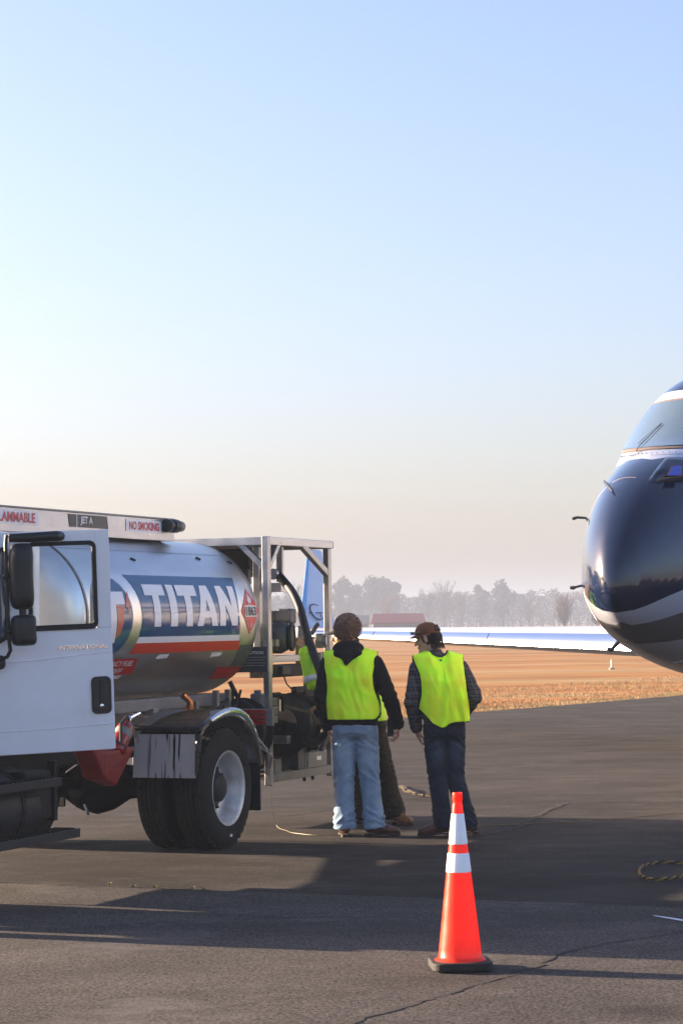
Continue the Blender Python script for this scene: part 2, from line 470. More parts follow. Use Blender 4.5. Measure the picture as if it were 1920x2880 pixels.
def field_mat():
    m = bpy.data.materials.new('dry_field'); m.use_nodes = True
    nt = m.node_tree; b = nt.nodes['Principled BSDF']; L = nt.links.new
    tc = nt.nodes.new('ShaderNodeTexCoord')
    def nz(scale, st, detail=5):
        mp = nt.nodes.new('ShaderNodeMapping'); mp.inputs['Scale'].default_value = st
        n = nt.nodes.new('ShaderNodeTexNoise'); n.inputs['Scale'].default_value = scale; n.inputs['Detail'].default_value = detail; n.inputs['Roughness'].default_value = .65
        L(tc.outputs['Object'], mp.inputs[0]); L(mp.outputs[0], n.inputs[0]); return n
    n1 = nz(.11, (.16, 1, 1))
    r = nt.nodes.new('ShaderNodeValToRGB'); L(n1.outputs[0], r.inputs[0])
    e = r.color_ramp.elements; e[0].position = .36; e[0].color = (.23, .092, .020, 1); e[1].position = .64; e[1].color = (.35, .235, .105, 1)
    k = e.new(.5); k.color = (.33, .150, .036, 1)
    n2 = nz(1.2, (.3, 1, 1))
    r2 = nt.nodes.new('ShaderNodeValToRGB'); L(n2.outputs[0], r2.inputs[0])
    e = r2.color_ramp.elements; e[0].position = .32; e[0].color = (.62, .60, .58, 1); e[1].position = .68; e[1].color = (1.25, 1.25, 1.25, 1)
    mx = nt.nodes.new('ShaderNodeMixRGB'); mx.blend_type = 'MULTIPLY'; mx.inputs[0].default_value = .8
    L(r.outputs[0], mx.inputs[1]); L(r2.outputs[0], mx.inputs[2])
    n3 = nz(.30, (.22, 1, 1))
    r3 = nt.nodes.new('ShaderNodeValToRGB'); L(n3.outputs[0], r3.inputs[0])
    e = r3.color_ramp.elements; e[0].position = .54; e[0].color = (0, 0, 0, 1); e[1].position = .68; e[1].color = (.7, .7, .7, 1)
    gr = nt.nodes.new('ShaderNodeRGB'); gr.outputs[0].default_value = (.20, .18, .065, 1)
    m2 = nt.nodes.new('ShaderNodeMixRGB'); L(r3.outputs[0], m2.inputs[0]); L(mx.outputs[0], m2.inputs[1]); L(gr.outputs[0], m2.inputs[2])
    L(m2.outputs[0], b.inputs['Base Color']); b.inputs['Roughness'].default_value = .95; b.inputs['Specular IOR Level'].default_value = .1
    return m
M['field'] = field_mat()

def streak_mat():
    """grey fender sheet with black tar runs"""
    m = pm('tar_runs', (.33, .33, .345), .5, metal=.3, rvar=.1, vscale=6)
    nt = m.node_tree; b = nt.nodes['Principled BSDF']; L = nt.links.new
    tc = nt.nodes.new('ShaderNodeTexCoord'); mp = nt.nodes.new('ShaderNodeMapping'); mp.inputs['Scale'].default_value = (0, 1, .045)
    n = nt.nodes.new('ShaderNodeTexNoise'); n.inputs['Scale'].default_value = 46; n.inputs['Detail'].default_value = 1.5
    L(tc.outputs['Object'], mp.inputs[0]); L(mp.outputs[0], n.inputs[0])
    r = nt.nodes.new('ShaderNodeValToRGB'); e = r.color_ramp.elements
    e[0].position = .535; e[0].color = (1, 1, 1, 1); e[1].position = .56; e[1].color = (0, 0, 0, 1); L(n.outputs[0], r.inputs[0])
    # runs only on the middle of the sheet (the object's lateral axis)
    sx = nt.nodes.new('ShaderNodeSeparateXYZ'); L(tc.outputs['Object'], sx.inputs[0])
    mr = nt.nodes.new('ShaderNodeValToRGB'); L(sx.outputs[1], mr.inputs[0]); e = mr.color_ramp.elements
    e[0].position = .10; e[0].color = (1, 1, 1, 1); e[1].position = .15; e[1].color = (0, 0, 0, 1)
    k = e.new(.40); k.color = (0, 0, 0, 1); k = e.new(.46); k.color = (1, 1, 1, 1)
    mxm = nt.nodes.new('ShaderNodeMath'); mxm.operation = 'MAXIMUM'; L(r.outputs[0], mxm.inputs[0]); L(mr.outputs[0], mxm.inputs[1])
    mx = nt.nodes.new('ShaderNodeMixRGB'); L(mxm.outputs[0], mx.inputs[0])
    mx.inputs[1].default_value = (.010, .009, .009, 1); mx.inputs[2].default_value = (.46, .46, .475, 1)
    L(mx.outputs[0], b.inputs['Base Color'])
    return m
M['tar_runs'] = streak_mat()

def fade_mat(mat, col):
    nt = mat.node_tree; b = nt.nodes['Principled BSDF']; src = b.inputs['Base Color'].links[0].from_socket
    at = nt.nodes.new('ShaderNodeAttribute'); at.attribute_name = 'fade'
    mx = nt.nodes.new('ShaderNodeMixRGB'); mx.inputs[2].default_value = (*col, 1)
    nt.links.new(at.outputs['Fac'], mx.inputs[0]); nt.links.new(src, mx.inputs[1]); nt.links.new(mx.outputs[0], b.inputs['Base Color'])
fade_mat(M['jeans_dark'], (.05, .085, .14)); fade_mat(M['jeans_light'], (.34, .45, .56))

def plaid_mat():
    m = pm('plaid', (.03, .035, .05), .9, bump=.25, bscale=300)
    nt = m.node_tree; b = nt.nodes['Principled BSDF']; L = nt.links.new
    tc = nt.nodes.new('ShaderNodeTexCoord'); sx = nt.nodes.new('ShaderNodeSeparateXYZ'); L(tc.outputs['Object'], sx.inputs[0])
    xy = nt.nodes.new('ShaderNodeMath'); xy.operation = 'ADD'; L(sx.outputs[0], xy.inputs[0]); L(sx.outputs[1], xy.inputs[1])
    def stripes(src, per):
        a = nt.nodes.new('ShaderNodeMath'); a.operation = 'MULTIPLY'; a.inputs[1].default_value = 1 / per; L(src, a.inputs[0])
        f = nt.nodes.new('ShaderNodeMath'); f.operation = 'FRACT'; L(a.outputs[0], f.inputs[0])
        r = nt.nodes.new('ShaderNodeValToRGB'); L(f.outputs[0], r.inputs[0]); r.color_ramp.interpolation = 'CONSTANT'
        e = r.color_ramp.elements; e[0].position = 0; e[0].color = (.10, .092, .090, 1); e[1].position = .42; e[1].color = (.012, .016, .034, 1)
        k = e.new(.62); k.color = (.07, .066, .072, 1); k = e.new(.86); k.color = (.010, .018, .050, 1)
        return r
    A = stripes(xy.outputs[0], .066); B = stripes(sx.outputs[2], .066)
    mx = nt.nodes.new('ShaderNodeMixRGB'); mx.inputs[0].default_value = .5; L(A.outputs[0], mx.inputs[1]); L(B.outputs[0], mx.inputs[2])
    L(mx.outputs[0], b.inputs['Base Color'])
    return m
M['plaid'] = plaid_mat()

# ------------------------------------------------------------------ text
def text2d(txt, bold=.0, res=3):
    cu = bpy.data.curves.new('t', 'FONT'); cu.body = txt; cu.size = 1; cu.offset = bold; cu.resolution_u = res; cu.fill_mode = 'FRONT'
    o = bpy.data.objects.new('t', cu); COL.objects.link(o)
    dg = bpy.context.evaluated_depsgraph_get()
    me = bpy.data.meshes.new_from_object(o.evaluated_get(dg))
    vs = [(v.co.x, v.co.y) for v in me.vertices]; fs = [tuple(p.vertices) for p in me.polygons]
    bpy.data.objects.remove(o); bpy.data.curves.remove(cu); bpy.data.meshes.remove(me)
    x0 = min(v[0] for v in vs); x1 = max(v[0] for v in vs); y0 = min(v[1] for v in vs); y1 = max(v[1] for v in vs)
    return [((x - x0) / (x1 - x0), (y - y0) / (y1 - y0)) for x, y in vs], fs

def flat_text(mb, txt, fn, a0, a1, b0, b1, bold=.02, slant=0., mi=0):
    vs, fs = text2d(txt, bold)
    mb.add([fn(a0 + (a1 - a0) * x + slant * (b0 + (b1 - b0) * y - b0), b0 + (b1 - b0) * y) for x, y in vs], fs, mi)

def patch(polys, fn, dv=None):
    """2D polygons cut into strips of height dv, then mapped by fn(a, b)"""
    bm = bmesh.new()
    for poly in polys:
        vs = [bm.verts.new((a, b, 0)) for a, b in poly]
        bm.faces.new(vs)
    if dv:
        ys = [v.co.y for v in bm.verts]
        y = min(ys) + dv
        while y < max(ys) - 1e-6:
            bmesh.ops.bisect_plane(bm, geom=bm.verts[:] + bm.edges[:] + bm.faces[:], plane_co=(0, y, 0), plane_no=(0, 1, 0), dist=1e-6)
            y += dv
    bm.verts.index_update()
    V = [fn(v.co.x, v.co.y) for v in bm.verts]
    Fc = [tuple(v.index for v in f.verts) for f in bm.faces]
    bm.free()
    return V, Fc
# ------------------------------------------------------------------ ground
def edge_y(x):
    """far border of the apron (where the dry field starts)"""
    return 41.72 + 1.556 * x if x > -12 else 23.05 + .55 * (x + 12)

mb = MB(); mb.add([(-2600, -2600, -.06), (2600, -2600, -.06), (2600, 2600, -.06), (-2600, 2600, -.06)], [(0, 1, 2, 3)])
tag(mb.build('field', M['field']), kind='structure')
def seam_y(x): return 15.66 - .42 * (x + .97) if x > -3 else 16.51 - .1 * (x + 3)
xs = [-60, -40, -25, -12, -6, -2, 2, 6, 10, 16, 24, 40, 70]
random.seed(11)
top = []
for i in range(len(xs) - 1):
    n = 14
    for k in range(n):
        x = xs[i] + (xs[i + 1] - xs[i]) * k / n
        top.append((x, edge_y(x) + random.uniform(-.12, .12)))
top.append((70, edge_y(70)))
sm = [(-60, seam_y(-60)), (-20, seam_y(-20)), (-8, seam_y(-8))] + [(-3 + .1 * k, seam_y(-3 + .1 * k) + random.uniform(-.012, .012)) for k in range(76)]
sm.append((70, sm[-1][1] - 14))
mb = MB(); mb.prism(sm + top[::-1], lambda a, b, d: (a, b, d), -.10, 0.0)
apron = tag(mb.build('apron', M['asphalt_far']), kind='structure')
mb = MB(); mb.prism([(-60, -90), (70, -90)] + [(x, y - .006) for x, y in sm[::-1]], lambda a, b, d: (a, b, d), -.10, 0.004)
tag(mb.build('apron_edge_slab', M['asphalt_near']), kind='structure')

# cracks in the pavement, narrow ragged ribbons (children of the apron)
def crack(pts, w=.012, seed=1, jag=.045):
    rnd = random.Random(seed)
    P = []
    for i in range(len(pts) - 1):
        a = Vector((*pts[i], 0)); b = Vector((*pts[i + 1], 0)); n = max(3, int((b - a).length / .06))
        for k in range(n):
            t = k / n
            P.append(a.lerp(b, t))
    P.append(Vector((*pts[-1], 0)))
    off = 0; Q = []
    for p in P:
        off = off * .75 + rnd.uniform(-jag, jag)
        Q.append(p + Vector((off * 1.1 + rnd.uniform(-.012, .012), off, 0)))
    mb = MB(); vs = []; fs = []
    for i, p in enumerate(Q):
        d = (Q[min(i + 1, len(Q) - 1)] - Q[max(0, i - 1)]).normalized(); s = Vector((-d.y, d.x, 0))
        ww = w * 1.1 * rnd.uniform(.2, 1.25)
        if i in (0, len(Q) - 1): ww *= .1
        vs += [p + s * ww + Vector((0, 0, .008)), p - s * ww + Vector((0, 0, .008))]
        if i: fs.append((2 * i - 2, 2 * i - 1, 2 * i + 1, 2 * i))
    mb.add(vs, fs)
    return mb.build('crack', M['crack'], apron, recalc=False)
CR = [
 ([(0.02, 10.35), (.22, 10.75), (.52, 11.28), (.82, 11.72)], .010, 3),
 ([(.82, 11.72), (1.00, 12.02), (1.10, 12.4), (1.35, 12.72), (1.75, 13.05), (2.2, 13.6)], .011, 4),
 ([(.98, 19.2), (1.25, 19.55), (1.55, 20.2), (1.8, 21.3), (2.15, 22.6)], .016, 5),
 ([(2.15, 22.6), (3.2, 23.0), (4.4, 23.2)], .010, 6),
 ([(.98, 18.6), (1.3, 17.9), (1.55, 17.5)], .016, 7),
 ([(-3.6, 18.9), (-2.0, 19.3), (-1.2, 19.2)], .012, 8),
 ([(-.6, 21.6), (.5, 23.3), (1.5, 24.6), (3.2, 25.6)], .012, 9),
 ([(x_, seam_y(x_)) for x_ in (-2.95, -2, -1, 0, 1, 2, 3)], .012, 10),
 ([(-2.6, 14.6), (-1.2, 14.5), (.2, 14.1)], .008, 12),
 ([(-1.4, 13.9), (-.7, 13.7), (.1, 13.75)], .008, 13),
 ([(1.1, 24.2), (2.7, 24.3), (5.5, 24.0)], .009, 14),
 ([(1.7, 31), (3.5, 31.8), (6, 31.2)], .014, 15),
]
for p, w, s in CR: crack(p, w, s)
# short white painted stroke
mb = MB(); vs = []; fs = []
rnd = random.Random(5)
for i in range(13):
    t = i / 12.0
    x = 1.84 + .45 * t; y = 13.93 - .62 * t - .05 * sin(t * 3); w = (.012 + .055 * sin(pi * min(1, t * 1.1 + .08))) * rnd.uniform(.85, 1.15)
    vs += [(x - .2 * w, y + w, .009), (x + .2 * w, y - w, .009)]
    if i: fs.append((2 * i - 2, 2 * i - 1, 2 * i + 1, 2 * i))
mb.add(vs, fs); mb.build('painted_stroke', M['line_paint'], apron, recalc=False)

# ------------------------------------------------------------------ dry grass along the border of the apron
def grass(name, mats, spots, label):
    rnd = random.Random(21)
    mb = MB()
    for x, y, h, mi in spots:
        for k in range(5):
            a = rnd.uniform(0, 2 * pi); w = rnd.uniform(.004, .009); hh = h * rnd.uniform(.5, 1.2); lx = rnd.uniform(-.6, .6) * hh; ly = rnd.uniform(-.6, .6) * hh
            px = x + rnd.uniform(-.09, .09); py = y + rnd.uniform(-.09, .09)
            mb.v += [(px - w * cos(a), py - w * sin(a), -.07), (px + w * cos(a), py + w * sin(a), -.07), (px + lx, py + ly, -.06 + hh)]
            n = len(mb.v); mb.f.append((n - 3, n - 2, n - 1)); mb.m.append(mi)
    o = mb.build(name, mats, recalc=False)
    return tag(o, label, 'grass', kind='stuff')
M['grass_orange'] = pm('grass_orange', (.30, .13, .045), .9, col2=(.37, .20, .08), vscale=.5)
M['grass_pale'] = pm('grass_pale', (.32, .22, .11), .9, var=.2, vscale=.7)
M['grass_green'] = pm('grass_green', (.15, .145, .045), .9, var=.3, vscale=.7)
rnd = random.Random(3); spots = []
while len(spots) < 36000:
    u = rnd.random() ** 2.6
    x = rnd.uniform(-14, 22); d = .06 + u * 16; y = edge_y(x) + d
    if abs(x - .02 * y) > .22 * y + 3: continue
    nzv = noise.noise(Vector((x * .22, y * .5, 0))); g = noise.noise(Vector((x * .3, y * .9, 7)))
    if d > 3 and nzv < -.15 and rnd.random() < .6: continue
    mi = 0
    if g > .16: mi = 1
    if (d < 3.0 and g < .06) or g < -.30: mi = 2 if rnd.random() < .6 else 1
    spots.append((x, y, rnd.uniform(.02, .055) * (1.2 if d < 2 else 1) * (1 + .5 * nzv), mi))
grass('dry_grass', [M['grass_orange'], M['grass_pale'], M['grass_green']], spots, 'dry orange and straw coloured grass beyond the dark apron')

# ------------------------------------------------------------------ far trees, hazy
def far_tree(name, px, ytop, Y, kind, label, wid=1.0, seed=1, dens=1.0, group=None):
    """px, ytop: where it stands across the field and how tall it is, at distance Y"""
    X = (px - 960) / 6457.0 * Y
    hor = 1755 - .015 * (px - 960)
    H = CAM_H + (hor - ytop) / 6457.0 * Y
    rnd = random.Random(seed)
    root = empty(name, (X, Y, -.06))
    tr = MB(); cr = MB()
    R = H * .28 * wid
    if kind == 'pine':
        tr.tube([(0, 0, 0), (.1, 0, H * .4), (-.05, .1, H * .92)], [H * .022, H * .016, H * .004], 6)
        blobs = []
        for i in range(15):
            z = H * rnd.uniform(.34, .93); k = 1 - abs(z / H - .66) / .42
            a = rnd.uniform(0, 2 * pi); q = R * rnd.uniform(.1, .8) * max(.25, k)
            c = Vector((q * cos(a), q * sin(a), z)); blobs.append((c, R * rnd.uniform(.28, .5)))
            tr.tube([(0, 0, z - H * .1), tuple(c)], [H * .007, H * .002], 4)
        for c, rr in blobs:
            for k in range(int(150 * dens)):
                d = Vector((rnd.gauss(0, 1), rnd.gauss(0, 1), rnd.gauss(0, .8))).normalized() * rr * rnd.random() ** .4
                p = c + d; s = H * rnd.uniform(.016, .038)
                t1 = Vector((rnd.uniform(-1, 1), rnd.uniform(-1, 1), rnd.uniform(-1, 1))).normalized() * s; t2 = Vector((rnd.uniform(-1, 1), rnd.uniform(-1, 1), rnd.uniform(-1, 1))).normalized() * s
                cr.add([p - t1, p + t2, p + t1, p - t2], [(0, 1, 2, 3)])
        cm = M['pine']
    else:
        tr.tube([(0, 0, 0), (0, 0, H * .35), (.05, .05, H * .8)], [H * .02, H * .014, H * .004], 6)
        for i in range(int(46 * dens)):
            z0 = H * rnd.uniform(.15, .65); a = rnd.uniform(0, 2 * pi); up = rnd.uniform(.25, .42) * H; q = R * rnd.uniform(.3, 1.)
            e = Vector((q * cos(a), q * sin(a), min(H * .99, z0 + up)))
            m_ = Vector((e.x * .55, e.y * .55, z0 + up * .45))
            tr.tube([(0, 0, z0), tuple(m_), tuple(e)], [H * .006, H * .004, H * .0015], 3)
            for k in range(26):
                b = Vector((0, 0, z0)).lerp(m_, rnd.random()) if rnd.random() < .35 else m_.lerp(e, rnd.random())
                d = Vector((rnd.gauss(0, .6), rnd.gauss(0, .6), rnd.uniform(.2, 1.2))).normalized() * H * rnd.uniform(.05, .14)
                s = Vector((rnd.uniform(-1, 1), rnd.uniform(-1, 1), 0)).normalized() * H * .0036
                cr.add([b - s, b + s, b + d], [(0, 1, 2)])
        cm = M['twig_red'] if kind == 'red' else M['twig_grey']
    tr.build('trunk', M['bark_far'], root); cr.build('crown', cm, root, recalc=False)
    return tag(root, label, 'tree', group)
FT = [
 ('pine_tree', 960, 1626, 640, 'pine', 'hazy dark pine directly right of the upright winglet', 1.15, 1),
 ('pine_tree', 997, 1646, 660, 'pine', 'low rounded pine between two taller pines above the curly head', 1.0, 2),
 ('pine_tree', 1052, 1621, 640, 'pine', 'tallest and broadest hazy pine, left of the red barn roof', 1.35, 3),
 ('pine_tree', 1100, 1634, 650, 'pine', 'round-topped hazy pine standing over the red barn roof', 1.05, 4),
 ('pine_tree', 1345, 1642, 660, 'pine', 'hazy evergreen left of the last tall evergreen, right of the capped man', .95, 5),
 ('pine_tree', 1409, 1633, 640, 'pine', 'tall hazy evergreen at the right end of the evergreen row', 1.15, 6),
 ('pine_tree', 1672, 1705, 400, 'pine', 'low dark evergreen half hidden behind the aircraft nose', 1.3, 7),
 ('bare_tree', 1243, 1628, 620, 'grey', 'tall bare tree with airy crown above the brown cap', 1.3, 8),
 ('bare_tree', 1580, 1672, 360, 'red', 'reddish bare round-crowned tree standing alone before the hazy wood', 1.05, 9),
 ('bare_tree', 1200, 1655, 600, 'grey', 'grey bare tree just right of the red barn roof', 1.1, 10),
 ('bare_tree', 1480, 1668, 600, 'grey', 'grey bare tree midway between evergreens and the lone reddish tree', 1.2, 11),
 ('bare_tree', 812, 1628, 560, 'grey', 'pale bare tree seen through the truck frame left of the winglet', 1.3, 12),
 ('bare_tree', 730, 1636, 560, 'grey', 'pale bare tree seen just behind the rear of the tank', 1.3, 13),
 ('bare_tree', 1290, 1660, 600, 'red', 'russet bare tree in the hazy row right of the capped man', 1.1, 14),
 ('bare_tree', 1085, 1672, 560, 'red', 'russet bare tree rising behind the red barn roof', 1.2, 15),
]
for t in FT: far_tree(t[0], t[1], t[2], t[3], t[4], t[5], t[6], t[7], (2.6 if t[7] == 9 else 1.3) if t[4] != 'pine' else 1.0)
# the wood behind them reads as one mass
rnd = random.Random(9); mb = MB()
for row in range(5):
    Y = 680 + row * 30
    x = -330
    while x < 330:
        H = rnd.uniform(8.8, 11.4) + .45 * row
        H *= 1 + .14 * noise.noise(Vector((x * .035, row * 3.1, 0))); W_ = rnd.uniform(1.8, 3.0)
        mb.tube([(x, Y, -.1), (x, Y, H * .6)], [.2, .1], 4)
        mi = 0 if rnd.random() < .72 else (1 if rnd.random() < .5 else 2)
        for k in range(240):
            z = H * (.04 + .92 * rnd.random() ** .75); wz = W_ * (1.0 if z < H * .6 else sqrt(max(.02, 1 - ((z - H * .6) / (H * .4)) ** 2)))
            p = Vector((x + rnd.uniform(-wz, wz), Y + rnd.uniform(-wz, wz), z)); s = rnd.uniform(.10, .34)
            t1 = Vector((rnd.uniform(-1, 1), rnd.uniform(-.4, .4), rnd.uniform(-1, 1))).normalized() * s; t2 = Vector((-t1.z, rnd.uniform(-.3, .3) * s, t1.x)) * rnd.uniform(.5, 1)
            mb.v += [tuple(p - t1), tuple(p + t2), tuple(p + t1), tuple(p - t2)]
            n = len(mb.v); mb.f.append((n - 4, n - 3, n - 2, n - 1)); mb.m.append(mi)
        x += rnd.uniform(2.4, 4.0)
tag(mb.build('far_wood', [M['twig_grey'], M['twig_red'], M['pine']], recalc=False), 'hazy grey bare wood closing the far side of the field', 'wood', kind='stuff')

# ------------------------------------------------------------------ barn and marker post
def barn():
    Y = 330.0; k = Y / 6457
    root = empty('barn', ((1114 - 960) * k, Y, -.06))
    L2 = 77 * k; e = 1.90; rg = 3.20; dp = 3.0
    w = MB(); w.box(-L2 + .3, L2 - .3, -dp, dp, 0, e); w.build('wall', M['barn_wall'], root)
    for s in (-1, 1):
        g = MB(); x = s * (L2 - .5); g.add([(x, -dp, e), (x, dp, e), (x, 0, rg - .1)], [(0, 1, 2)]); g.build('gable', M['barn_wall'], root, recalc=False)
    for s in (-1, 1):
        r = MB(); r.hexa([(-L2, s * (dp + .5), e - .1), (-L2, s * (dp + .5), e + .05), (-L2 + .35, 0, rg - .1), (-L2 + .35, 0, rg + .05), (L2, s * (dp + .5), e - .1), (L2, s * (dp + .5), e + .05), (L2 - .35, 0, rg - .1), (L2 - .35, 0, rg + .05)])
        r.build('roof', M['barn_roof'], root)
    d = MB(); d.box(-1.1, 1.1, -dp - .06, -dp, 0, 1.7); d.build('door', M['roof_grey'], root)
    tag(root, 'hazy barn with a maroon red roof far across the field', 'barn')
    root = empty('shed', ((992 - 960) * k, Y + 6, -.06))
    L2 = 43 * k
    w = MB(); w.box(-L2 + .2, L2 - .2, -2.5, 2.5, 0, 1.8); w.build('wall', M['barn_wall'], root)
    for s in (-1, 1):
        r = MB(); r.hexa([(-L2, s * 2.8, 1.75), (-L2, s * 2.8, 1.85), (-L2, 0, 3.0), (-L2, 0, 3.1), (L2, s * 2.8, 1.75), (L2, s * 2.8, 1.85), (L2, 0, 3.0), (L2, 0, 3.1)])
        r.build('roof', M['roof_grey'], root)
    tag(root, 'hazy grey-roofed shed adjoining the red-roofed barn on its left', 'shed')
barn()
root = empty('marker_post', (10.05, 86.5, -.06))
mb = MB(); mb.lathe((0, 0, 0), (0, 0, 1), [(0, .03), (.3, .027), (.36, .022)], 10); mb.build('post', M['vinyl_white'], root, smooth=True)
mb = MB(); mb.lathe((0, 0, 0), (0, 0, 1), [(0, .12), (.05, .10), (.07, .03)], 10); mb.build('foot', M['cream'], root)
tag(root, 'small white marker post in the dry field below the wing', 'post')

# ------------------------------------------------------------------ fuel truck
# truck frame: s = metres behind the rear axle, w = metres outwards from the left outer tyre face, z = up
TR_A = radians(22.6)
TRUCK = empty('fuel_truck', (-.9305, 18.5294, 0), pi / 2 - TR_A)
tag(TRUCK, 'white fuel tanker truck with polished tank, rear hose frame and open driver door', 'truck')
def tx(p): return (p[0], -p[1], p[2])
def TB(): return MB(tx)
TA, TBh, TW, TZ = .72, .68, -1.2, 1.86
S0, S1 = -1.45, 1.60

# --- chassis
for w in (-.78, -1.62):
    mb = TB(); mb.box(-4.95, 3.2, w - .04, w + .04, .74, .98); mb.build('frame_rail', M['dark_chassis'], TRUCK, bevel=.01)
for s in (-4.7, -3.4, -2.2, -.9, .6, 1.9, 3.1):
    mb = TB(); mb.box(s - .05, s + .05, -1.58, -.82, .78, .94); mb.build('crossmember', M['dark_chassis'], TRUCK)
mb = TB()
mb.lathe((0, -2.3, .487), (0, 1, 0), [(0, .06), (.5, .07), (.8, .1), (.95, .19), (1.1, .23), (1.25, .19), (1.4, .1), (1.7, .07), (2.2, .06)], 16)
mb.build('rear_axle', M['dark_chassis'], TRUCK, smooth=True)
for w in (-.78, -1.62):
    mb = TB()
    for k in range(5): mb.tube([(-.62 + .09 * k, w, .72 - .02 * k), (0, w, .62 - .022 * k), (.62 - .09 * k, w, .72 - .02 * k)], .025, 6)
    mb.build('leaf_spring', M['dark_chassis'], TRUCK)
mb = TB(); mb.lathe((-4.32, -2.25, .46), (0, 1, 0), [(0, .06), (.3, .05), (1.8, .05), (2.1, .06)], 10); mb.build('front_axle', M['dark_chassis'], TRUCK)
mb = TB(); mb.tube([(-3.9, -1.2, .72), (-2, -1.2, .66), (-.2, -1.2, .52)], .05, 10); mb.build('drive_shaft', M['dark_chassis'], TRUCK, smooth=True)
# dark air tank and suspension lump in front of the rear wheels
mb = TB(); mb.lathe((-.98, -1.55, .86), (0, 1, 0), [(0, .03), (.05, .08), (.1, .1), (.6, .1), (.65, .08), (.7, .03)], 18)
mb.build('air_tank', M['dark_chassis'], TRUCK, smooth=True)
for s_ in (-.72, .72):
    mb = TB(); mb.box(s_ - .09, s_ + .09, -.85, -.70, .62, .80); mb.build('spring_hanger', M['dark_chassis'], TRUCK, bevel=.02)
mb = TB(); mb.lathe((.0, -1.2, .487), (-1, 0, 0), [(0, .22), (.14, .20), (.24, .14), (.30, .08), (.34, .07)], 20); mb.build('differential', M['dark_chassis'], TRUCK, smooth=True)
mb = TB(); mb.tube([(-.30, -1.16, .36), (-.32, -1.12, .31), (-.31, -1.12, .28)], .012, 6); mb.build('drain_valve', M['galv'], TRUCK)
# fuel cylinder and battery box below the cab
mb = TB(); mb.lathe((-3.75, -.42, .55), (1, 0, 0), [(0, .10), (.04, .26), (.06, .28), (1.0, .28), (1.02, .26), (1.06, .1)], 22); mb.build('diesel_tank', M['dark_steel'], TRUCK, smooth=True)
for s in (-3.5, -3.0):
    mb = TB(); mb.lathe((s, -.42, .55), (1, 0, 0), [(0, .287), (.05, .287)], 22); mb.build('tank_strap', M['dark_chassis'], TRUCK)
mb = TB(); mb.box(-2.95, -2.58, -.72, -.15, .46, .80); mb.build('battery_box', M['dark_chassis'], TRUCK, bevel=.02)
mb = TB(); mb.box(-2.56, -2.52, -.20, -.14, .44, .86); mb.build('step_bracket', M['dark_chassis'], TRUCK)
mb = TB(); mb.box(-3.6, -1.3, -2.0, -.5, .98, 1.05); mb.build('walk_deck', M['dark_chassis'], TRUCK)

# --- cab steps (grating with teeth)
def step(s0, s1, w0, w1, z):
    st = TB(); st.box(s0, s1, w0, w0 + .02, z - .06, z); st.box(s0, s1, w1 - .02, w1, z - .06, z); st.box(s1 - .02, s1, w0, w1, z - .06, z - .002)
    o = st.build('step', M['dark_steel'], TRUCK, bevel=.004)
    k = s0 + .04
    t = TB()
    while k < s1 - .03:
        t.box(k, k + .022, w0 + .02, w1 - .02, z - .03, z + .008); k += .055
    t.build('step_tread', M['dark_chassis'], o)
step(-3.65, -2.50, -.17, .03, .385)
step(-3.65, -2.70, -.17, .0, .755)

